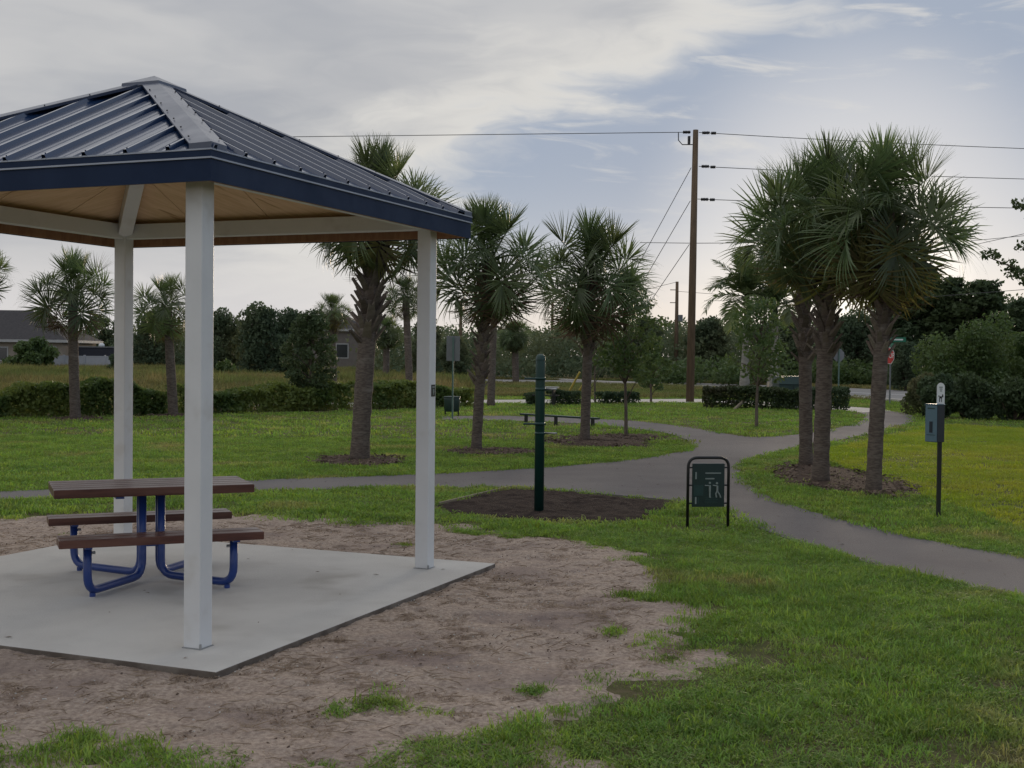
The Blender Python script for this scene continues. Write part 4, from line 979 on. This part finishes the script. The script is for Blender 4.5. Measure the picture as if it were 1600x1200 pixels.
# stop sign seen from behind, stop sign, street name
def text_mesh(s, size, m):
    cu = bpy.data.curves.new('lettering', 'FONT'); cu.body = s; cu.size = size; cu.align_x = 'CENTER'; cu.align_y = 'CENTER'; cu.extrude = .001
    ob = bpy.data.objects.new('lettering', cu); COL.objects.link(ob); dg_ = bpy.context.evaluated_depsgraph_get(); dg_.update()
    me = bpy.data.meshes.new_from_object(ob.evaluated_get(dg_)); COL.objects.unlink(ob); bpy.data.objects.remove(ob); bpy.data.curves.remove(cu)
    me.materials.clear(); me.materials.append(MT[m]); return me
def octagon(r, y0, y1):
    m = MB(); v = [(r * math.cos(math.pi / 8 + i * math.pi / 4), y0, r * math.sin(math.pi / 8 + i * math.pi / 4)) for i in range(8)]
    return m.add(v + [(x, y1, z) for x, _, z in v], [tuple(range(8)), tuple(range(15, 7, -1))] + [(i, 8 + i, 8 + (i + 1) % 8, (i + 1) % 8) for i in range(8)])
ob_ = G(1310, 616); so = empty('stop_sign', ob_, .25); T(so, 'grey back of an octagonal road sign between the clustered palm trunks', 'road sign')
r_ = (V(1320, 555, ob_.y).x - V(1299, 555, ob_.y).x) / 2; zc_ = V(1309, 555, ob_.y).z
MB().box((-.03, -.03, -.03), (.03, .03, zc_ + r_)).build('post', 'signpost', so)
p_ = octagon(r_, .035, .041).build('sign_panel', 'signback', so); p_.location = (0, 0, zc_)
sq = G(1390, 631); so = empty('stop_sign', sq, -1.3); T(so, 'red stop sign with green street name blades on top', 'road sign')
zc_ = V(1389.5, 556, sq.y).z; r_ = .37
MB().box((-.025, -.025, -.03), (.025, .025, V(1390, 533, sq.y).z)).build('post', 'signback', so)
p_ = octagon(r_, -.042, -.036).build('sign_panel', 'white_print', so); p_.location = (0, 0, zc_)
p2 = octagon(r_ * .93, -.046, -.0425).build('red_face', 'redsign', p_)
tx = link('lettering', text_mesh('STOP', .30, 'white_print'), p_, (0, -.0485, 0), (math.pi / 2, 0, 0))
zn = V(1397, 531, sq.y).z
n1_ = MB().box((-.12, -.012, zn - .09), (.62, .012, zn + .11)).build('name_blade', 'greensign', so); n1_.rotation_euler = (0, 0, 1.2)
n2_ = MB().box((-.45, -.012, zn - .32), (.45, .012, zn - .13)).build('name_blade', 'greensign', so); n2_.rotation_euler = (0, 0, -.3)
MB().box((.0, -.016, zn - .02), (.5, -.0125, zn + .04)).build('print_line', 'white_print', n1_)
cb = G(1240, 640); cb.y += 3.2; cb.x = V(1240, 610, cb.y).x; co = empty('utility_cabinet', cb, .1); T(co, 'dark green transformer cabinet behind the low hedge', 'utility box')
cw_ = (V(1262, 600, cb.y).x - V(1216, 600, cb.y).x) / 2; ch_ = V(1240, 588, cb.y).z
MB().box((-cw_, 0, .0), (cw_, .9, ch_ * .72)).build('body', 'utility', co, bevel=.02)
MB().add([(-cw_ - .02, -.04, ch_ * .725), (cw_ + .02, -.04, ch_ * .725), (cw_ + .02, .94, ch_ * .725), (-cw_ - .02, .94, ch_ * .725), (-cw_ + .02, .12, ch_), (cw_ - .02, .12, ch_), (cw_ - .02, .94, ch_), (-cw_ + .02, .94, ch_)],
         [(3, 2, 1, 0), (4, 5, 6, 7), (0, 1, 5, 4), (1, 2, 6, 5), (2, 3, 7, 6), (3, 0, 4, 7)]).build('hood', 'utility', co, bevel=.02)
MB().box((-.012, -.012, .1), (.012, -.001, ch_ * .68)).build('door_seam', 'black', co)

# ------------------------------------------------------------------ power line
pb_ = G(1078, 628); D = pb_.y; pt = V(1087, 203, D)
po = empty('utility_pole', pb_); T(po, 'tall brown wooden utility pole left of the clustered palms', 'utility pole')
MB().tube([(0, 0, -.1), ((pt.x - pb_.x) * .5, 0, pt.z * .5), (pt.x - pb_.x, 0, pt.z)], [.17, .15, .11], 14).build('shaft', 'wood_pole', po, True)
def rel(x, y, Y=None): return V(x, y, D if Y is None else Y) - pb_
def insulator(x0, y, x1):
    a, b = rel(x0, y), rel(x1, y); pts = []; rr = []
    for i in range(11): pts.append(a.lerp(b, i / 10)); rr.append(.035 if i in (0, 10) else (.075 if i % 2 else .045))
    MB().tube(pts, rr, 8).build('insulator', 'black', po, True)
insulator(1067, 206.5, 1079); insulator(1097, 207.5, 1109); insulator(1096, 260, 1108); insulator(1095, 311.5, 1107)
insulator(1111, 208, 1119); insulator(1110, 261, 1118); insulator(1109, 312, 1117)
MB().box((-.22 + rel(1083, 217).x, -.08, rel(1083, 225).z), (-.12 + rel(1083, 217).x, .08, rel(1083, 213).z)).build('bracket', 'black', po)
cp_ = [rel(1060, 207), rel(1060, 219), rel(1066, 226), rel(1082, 226)]; MB().tube(cp_, .022, 5).build('jumper_wire', 'wire', po, True)
def wire(label, pts, r=.02, sag=0.0, name='power_line'):
    P = [V(*p) for p in pts]; out = []
    for i in range(len(P) - 1):
        for j in range(12): t = j / 12; out.append(P[i].lerp(P[i + 1], t) - Vector((0, 0, sag * 4 * t * (1 - t))))
    out.append(P[-1]); m = MB(); m.tube([p - out[0] for p in out], r, 5); o = m.build(name, 'wire'); o.location = out[0]
    return T(o, label, 'power line' if name == 'power_line' else 'guy wire')
wire('topmost wire running left from the utility pole behind the roof', [(1078, 206.5, D), (-600, 226, D + 8)], .015)
wire('topmost wire running right from the utility pole', [(1092, 207, D), (2300, 246, D + 4)], .015, .25)
wire('second highest wire running right from the utility pole', [(1092, 260, D), (2300, 286, D + 4)], .015, .25)
wire('third highest wire running right from the utility pole', [(1090, 311, D), (2300, 324, D + 4)], .015, .25)
wire('lowest thin wire crossing the utility pole', [(1000, 379, D + 6), (1085, 380, D), (1500, 378, D + 12), (2000, 330, D + 14)], .014)
wire('thin wire sloping up at the right edge', [(1380, 402, 85), (1520, 383, 70), (1760, 330, 60)], .016)
wire('thin low wire behind the clustered palms at right', [(1100, 470, 100), (1400, 468, 80), (1760, 440, 60)], .016)
an = G(886, 618)
gw = []
for i, (y, lab) in enumerate(((262, 'upper guy wire slanting left down from the utility pole'), (314, 'middle guy wire slanting left down from the utility pole'), (382, 'lower guy wire slanting left down from the utility pole'))):
    a = V(1080 - i * 1.5, y, D); e_ = an + Vector((i * .45, 0, 0)); m = MB(); m.tube([(0, 0, 0), tuple(a.lerp(e_, .5) - a), tuple(e_ - a)], .014, 5); o = m.build('guy_wire', 'wire'); o.location = a; T(o, lab, 'guy wire')
    s0 = e_.lerp(a, .012); s1 = e_.lerp(a, .115); mm = MB(); mm.tube([s0 - a, s1 - a], .05, 7)
    if i < 2: mm.build('guard_sleeve', 'yellow', o)
def small_pole(label, x, y0, y1, Y, arms=()):
    b = V(x, 590, Y); b.z = 0; o = empty('utility_pole', b); T(o, label, 'utility pole')
    MB().tube([(0, 0, 0), (0, 0, V(x, y1, Y).z)], [.19, .12], 8).build('shaft', 'wood_pole', o, True)
    for ay in arms: MB().beam((-.55, 0, V(x, ay, Y).z), (.1, 0, V(x, ay, Y).z), .06, .06).build('crossarm', 'wood_pole', o)
    return o
sp1 = small_pole('smaller distant utility pole left of the tall brown pole', 1056, 590, 440, 100, (453, 473))
MB().tube([(.28, -.1, V(1056, 502, 100).z), (.28, -.1, V(1056, 492, 100).z)], .2, 10).build('transformer', 'signback', sp1)
small_pole('distant utility pole between the two booted palms', 862, 590, 472, 120, (489,))
small_pole('thin distant pole right of the right shelter post', 719, 590, 470, 110)
wire('faint far wire left of the smaller utility pole', [(700, 486, 125), (862, 489, 120), (1056, 441, 100)], .018)
wire('faint far wire between smaller pole and clustered palms', [(1056, 455, 100), (1150, 462, 96), (1420, 440, 70)], .016)

# ------------------------------------------------------------------ grass and litter (stuff)
def instancer(name, templates, pts, rot, scl, idx, m, label, cat):
    """one object whose mesh holds the tuft templates and the loose points they are set on"""
    v = []; f = []; tid = []
    for kx, mb in enumerate(templates):
        o = len(v); v += mb.v; f += [tuple(i + o for i in q) for q in mb.f]; tid += [kx] * len(mb.v)
    nt_ = len(v); allv = np.concatenate([np.array(v, np.float32), np.asarray(pts, np.float32)])
    me = bpy.data.meshes.new(name); me.from_pydata(allv.tolist(), [], f); me.materials.append(MT[m])
    def attr(n, t, data, key='value'):
        a = me.attributes.new(n, t, 'POINT'); a.data.foreach_set(key, np.asarray(data).ravel())
    n = len(pts); attr('tid', 'INT', np.array(tid + [-1] * n, np.int32)); attr('idx', 'INT', np.concatenate([np.zeros(nt_), idx]).astype(np.int32))
    attr('rot', 'FLOAT_VECTOR', np.concatenate([np.zeros((nt_, 3)), rot]).astype(np.float32), 'vector'); attr('scl', 'FLOAT_VECTOR', np.concatenate([np.ones((nt_, 3)), scl]).astype(np.float32), 'vector')
    o = link(name, me); ng = bpy.data.node_groups.new(name, 'GeometryNodeTree')
    ng.interface.new_socket('Geometry', in_out='INPUT', socket_type='NodeSocketGeometry'); ng.interface.new_socket('Geometry', in_out='OUTPUT', socket_type='NodeSocketGeometry')
    gi, go = N(ng, 'NodeGroupInput'), N(ng, 'NodeGroupOutput')
    def na(nm, t): a = N(ng, 'GeometryNodeInputNamedAttribute', data_type=t); a.inputs['Name'].default_value = nm; return a.outputs['Attribute']
    def sel(kx):
        c = N(ng, 'FunctionNodeCompare', data_type='INT', operation='EQUAL'); L(ng, na('tid', 'INT'), c.inputs[2]); c.inputs[3].default_value = kx
        s = N(ng, 'GeometryNodeSeparateGeometry', domain='POINT'); L(ng, gi.outputs[0], s.inputs['Geometry']); L(ng, c.outputs[0], s.inputs['Selection']); return s.outputs['Selection']
    join = N(ng, 'GeometryNodeJoinGeometry')
    for kx in reversed(range(len(templates))):
        t2i = N(ng, 'GeometryNodeGeometryToInstance'); L(ng, sel(kx), t2i.inputs[0]); L(ng, t2i.outputs[0], join.inputs[0])
    m2p = N(ng, 'GeometryNodeMeshToPoints'); L(ng, sel(-1), m2p.inputs['Mesh'])
    iop = N(ng, 'GeometryNodeInstanceOnPoints'); L(ng, m2p.outputs[0], iop.inputs['Points']); L(ng, join.outputs[0], iop.inputs['Instance'])
    iop.inputs['Pick Instance'].default_value = True; L(ng, na('idx', 'INT'), iop.inputs['Instance Index'])
    er = N(ng, 'FunctionNodeEulerToRotation'); L(ng, na('rot', 'FLOAT_VECTOR'), er.inputs[0]); L(ng, er.outputs[0], iop.inputs['Rotation']); L(ng, na('scl', 'FLOAT_VECTOR'), iop.inputs['Scale'])
    L(ng, iop.outputs[0], go.inputs[0])
    md = o.modifiers.new('scatter', 'NODES'); md.node_group = ng
    S(o, 'stuff', label, cat); return o
def tuft(seed, n, h, spread, wd, lean=.6, seg=2):
    r = random.Random(seed); mb = MB()
    for i in range(n):
        a = r.uniform(0, 6.283); q = r.random() ** .6 * spread; b = Vector((math.cos(a) * q, math.sin(a) * q, -.004)); hh = h * r.uniform(.5, 1.15)
        ya = r.uniform(0, 6.283); ld = Vector((math.cos(ya), math.sin(ya), 0)); ll = lean * r.uniform(.2, 1.1) * hh; sd = Vector((-ld.y, ld.x, 0)) * wd / 2 * r.uniform(.7, 1.3)
        p1 = b + ld * ll * .35 + Vector((0, 0, hh * .62)); p2 = b + ld * ll + Vector((0, 0, hh * r.uniform(.8, 1.0)))
        mb.add([b - sd * .7, b + sd * .7, p1 + sd, p1 - sd, p2], [(0, 1, 2, 3), (3, 2, 4)])
    return mb
rg = np.random.default_rng(5)
def blocked(x, y, soft=True):
    p = inside(x, y, PATH) & (polydist(x, y, PATH) > .05); p |= inside(x, y, SLAB); p |= polydist(x, y, PIT) > -.02 + .1 * (vnoise(x, y, .4, 9) - .5)
    p |= inside(x, y, SIDEWALK); p |= inside(x, y, ROAD)
    sd_ = polydist(x, y, SAND) + (vnoise(x, y, .45, 11) - .5) * .44 + (vnoise(x, y, .16, 12) - .5) * .22
    cover = vnoise(x, y, .5, 21) * .6 + vnoise(x, y, .17, 22) * .4
    front = np.clip((7.15 - y) / 1.1, 0, 1) * np.clip((x + 2.2) / 1.0 + .45, 0, 1)
    front = np.maximum(front * .9, .62 * np.clip((6.35 - y) / .5, 0, 1)); thr = .90 - .40 * front - .34 * np.exp(-np.maximum(sd_, 0) / .28)
    p |= (sd_ > 0) & (cover < thr)
    p |= (sd_ > -.75) & (sd_ <= 0) & (rg.random(x.shape) > np.clip(-sd_ / .75 * 1.1 + (cover - .5) * 2.2, .12, 1))
    for cx, cy, rx, ry in BEDS: p |= (((x - cx) / rx) ** 2 + ((y - cy) / ry) ** 2 < 1) & (rg.random(x.shape) < .93)
    return p
def wedge(n, d0, d1, marg=4.5):
    d = np.sqrt(rg.uniform(d0 * d0, d1 * d1, n)); x = rg.uniform(-1, 1, n) * (d * .415 + marg); return x, d
def scatter(n, d0, d1, keepf, hmin, hmax):
    x, y = wedge(n, d0, d1); k_ = ~blocked(x, y) & keepf(x, y); x, y = x[k_], y[k_]; n = len(x)
    bare = vnoise(x, y, 1.1, 31) * .5 + vnoise(x, y, .35, 32) * .5
    k2 = rg.random(n) < np.clip((bare - .18) * 4, .38, 1); x, y, bare = x[k2], y[k2], bare[k2]; n = len(x)
    s = rg.uniform(hmin, hmax, n); cn = vnoise(x, y, .7, 41) * .6 + vnoise(x, y, .22, 42) * .4; hv = s * (.45 + 1.5 * np.clip(cn - .25, 0, 1))
    rot = np.stack([rg.uniform(-.15, .15, n), rg.uniform(-.15, .15, n), rg.uniform(0, 6.283, n)], 1)
    return np.stack([x, y, np.where(polydist(x, y, SAND) > -.7, .014, 0.0)], 1), rot, np.stack([s, s, hv], 1)
TL = [tuft(100 + i, 22, .036, .085, .0056, 1.25) for i in range(4)] + [tuft(110 + i, 12, .072, .06, .0058, 1.2) for i in range(2)]
lush = lambda x, y: polydist(x, y, [G(1170, 745), G(1240, 705), G(1432, 662), G(2150, 700), G(2250, 960), G(1900, 930), G(1600, 870), G(1400, 832), G(1250, 795)]) > 0
lushed = lambda x, y: lush(x, y) & (polydist(x, y, PATH) < -.55) & ~((x < 5.6) & (y < 26))
p, r, s = scatter(125000, 3.2, 13, lambda x, y: ~lushed(x, y), .75, 1.25)
instancer('lawn_grass', TL, p, r, s, rg.choice(6, len(p), p=[.22] * 4 + [.06] * 2), 'grass', 'unmown green lawn grass around the shelter and paths', 'grass')
TM = [tuft(120 + i, 20, .062, .16, .011, 1.0) for i in range(4)]
p, r, s = scatter(66000, 13, 27, lambda x, y: ~lushed(x, y), .7, 1.2)
instancer('lawn_grass', TM, p, r, s, rg.integers(0, 4, len(p)), 'grass', 'lawn grass between the paths and around the palms', 'grass')
TFar = [tuft(130 + i, 18, .075, .32, .024, .9) for i in range(4)]
fence_line = lambda x, y: (x > -2.5) | (y < 33.5 + (x + 14.1) * .75)
p, r, s = scatter(50000, 27, 75, lambda x, y: fence_line(x, y) & ~lushed(x, y), .7, 1.2)
instancer('lawn_grass', TFar, p, r, s, rg.integers(0, 4, len(p)), 'grass', 'far lawn grass running up to the hedge and road', 'grass')
p, r, s = scatter(115000, 9, 42, lushed, .7, 1.2)
instancer('lawn_grass', TM, p, r, s, rg.integers(0, 4, len(p)), 'grass_lush', 'bright smooth green lawn at right behind the dog station', 'grass')
TT = [tuft(140 + i, 22, .62, .42, .030, .55) for i in range(4)]
n = 46000; x = rg.uniform(-62, 6, n); y = rg.uniform(36, 122, n); k_ = ~fence_line(x, y - 1.6) & (np.abs(x) < y * .45 + 3) & ~inside(x, y, SIDEWALK) & ~inside(x, y, ROAD); x, y = x[k_], y[k_]; n = len(x)
s = rg.uniform(.6, 1.25, n); hv = s * (.6 + .8 * vnoise(x, y, 5, 51)) * np.clip(.45 + (y - 40) / 40, .5, 1.0)
instancer('field_grass', TT, np.stack([x, y, 0 * x], 1), np.stack([rg.uniform(-.15, .15, n), rg.uniform(-.15, .15, n), rg.uniform(0, 6.28, n)], 1), np.stack([s, s, hv], 1), rg.integers(0, 4, n), 'grass_tall', 'tall yellowish field grass behind the hedge at left', 'grass')
n = 16000; x = rg.uniform(-5, 45, n); y = rg.uniform(56, 100, n); k_ = ~inside(x, y, ROAD) & ~inside(x, y, SIDEWALK) & (np.abs(x) < y * .45 + 3); x, y = x[k_], y[k_]; n = len(x); s = rg.uniform(.5, .9, n)
instancer('verge_grass', TT, np.stack([x, y, 0 * x], 1), np.stack([0 * x, 0 * x, rg.uniform(0, 6.28, n)], 1), np.stack([s, s, s * .45], 1), rg.integers(0, 4, n), 'grass_tall', 'dry roadside grass on both sides of the far road', 'grass')

# twigs, dry roots and shell bits on the sand
def litter(name, m, n, lmin, lmax, wd, label, cat, seed, thin=True):
    r = random.Random(seed); mb = MB(); cnt = 0
    xs, ys = wedge(n * 6, 4.8, 13.5, .5); d = polydist(xs, ys, SAND); ok = (d > .05) & ~inside(xs, ys, SLAB)
    dens = vnoise(xs, ys, .8, seed) * .6 + vnoise(xs, ys, .25, seed + 1) * .4; ok &= rg.random(len(xs)) < np.clip((dens - .25) * 2, .05, 1)
    for x, y in zip(xs[ok][:n], ys[ok][:n]):
        l = r.uniform(lmin, lmax); a = r.uniform(-.6, .6) if thin else r.uniform(0, 6.28); z = .022
        Tm = Matrix.Translation((x, y, z)) @ Matrix.Rotation(a, 4, 'Z') @ Matrix.Rotation(r.uniform(-.35, .35), 4, 'Y')
        if thin:
            q = [Tm @ Vector((-l / 2, 0, -.004)), Tm @ Vector((0, l * r.uniform(-.15, .15), r.uniform(.0, .012))), Tm @ Vector((l / 2, l * r.uniform(-.2, .2), r.uniform(-.005, .02)))]
            mb.tube(q, [wd * .6, wd, wd * .4], 3, False)
        else: mb.box((-l / 2, -l * r.uniform(.15, .4), -.003), (l / 2, l * r.uniform(.15, .4), .002), Tm)
    S(mb.build(name, m), 'stuff', label, cat)
litter('twig_litter', 'straw', 1100, .04, .18, .0032, 'dry roots and twigs scattered over the bare sand', 'litter', 3)
litter('shell_bits', 'shell', 900, .004, .011, .004, 'pale shell bits scattered on the bare sand', 'shells', 8, False)
litter('dark_bits', 'chip', 900, .006, .016, .004, 'dark crumbs of soil scattered on the bare sand', 'litter', 13, False)

# dead tufts rooted in the sand
n = 9000; x, y = wedge(n * 3, 4.8, 13.5, .5); ok = (polydist(x, y, SAND) > .0) & ~inside(x, y, SLAB) & (vnoise(x, y, .55, 71) * .6 + vnoise(x, y, .2, 72) * .4 > .42); x, y = x[ok][:n], y[ok][:n]; n = len(x)
sc_ = rg.uniform(.5, 1.1, n)
instancer('dead_grass', [tuft(150 + i, 9, .035, .06, .0045, 2.2) for i in range(3)], np.stack([x, y, 0 * x + .012], 1), np.stack([0 * x, 0 * x, rg.uniform(0, 6.28, n)], 1), np.stack([sc_, sc_, sc_ * .4], 1), rg.integers(0, 3, n), 'straw', 'flattened dead grass wisps on the bare sand', 'grass')

# dead leaves blown onto the path and slab
r = random.Random(91); mb = MB(); cnt = 0
while cnt < 150:
    x, y = r.uniform(-9, 9), r.uniform(6.5, 24)
    on_path = bool(inside(np.array([x]), np.array([y]), PATH)[0]); on_slab = bool(polydist(np.array([x]), np.array([y]), SLAB)[0] > .1)
    if not (on_path or (on_slab and r.random() < .5)): continue
    l = r.uniform(.012, .035); z = .016 if on_path else .054; Tm = Matrix.Translation((x, y, z)) @ Matrix.Rotation(r.uniform(0, 6.28), 4, 'Z') @ Matrix.Rotation(r.uniform(-.2, .2), 4, 'X')
    mb.add([Tm @ Vector(q) for q in ((-l, 0, 0), (0, -l * .35, .004), (l, 0, .003), (0, l * .35, .004))], [(0, 1, 2, 3)]); cnt += 1
S(mb.build('fallen_leaves', 'chip'), 'stuff', 'small dry leaves lying on the path and slab', 'leaves')
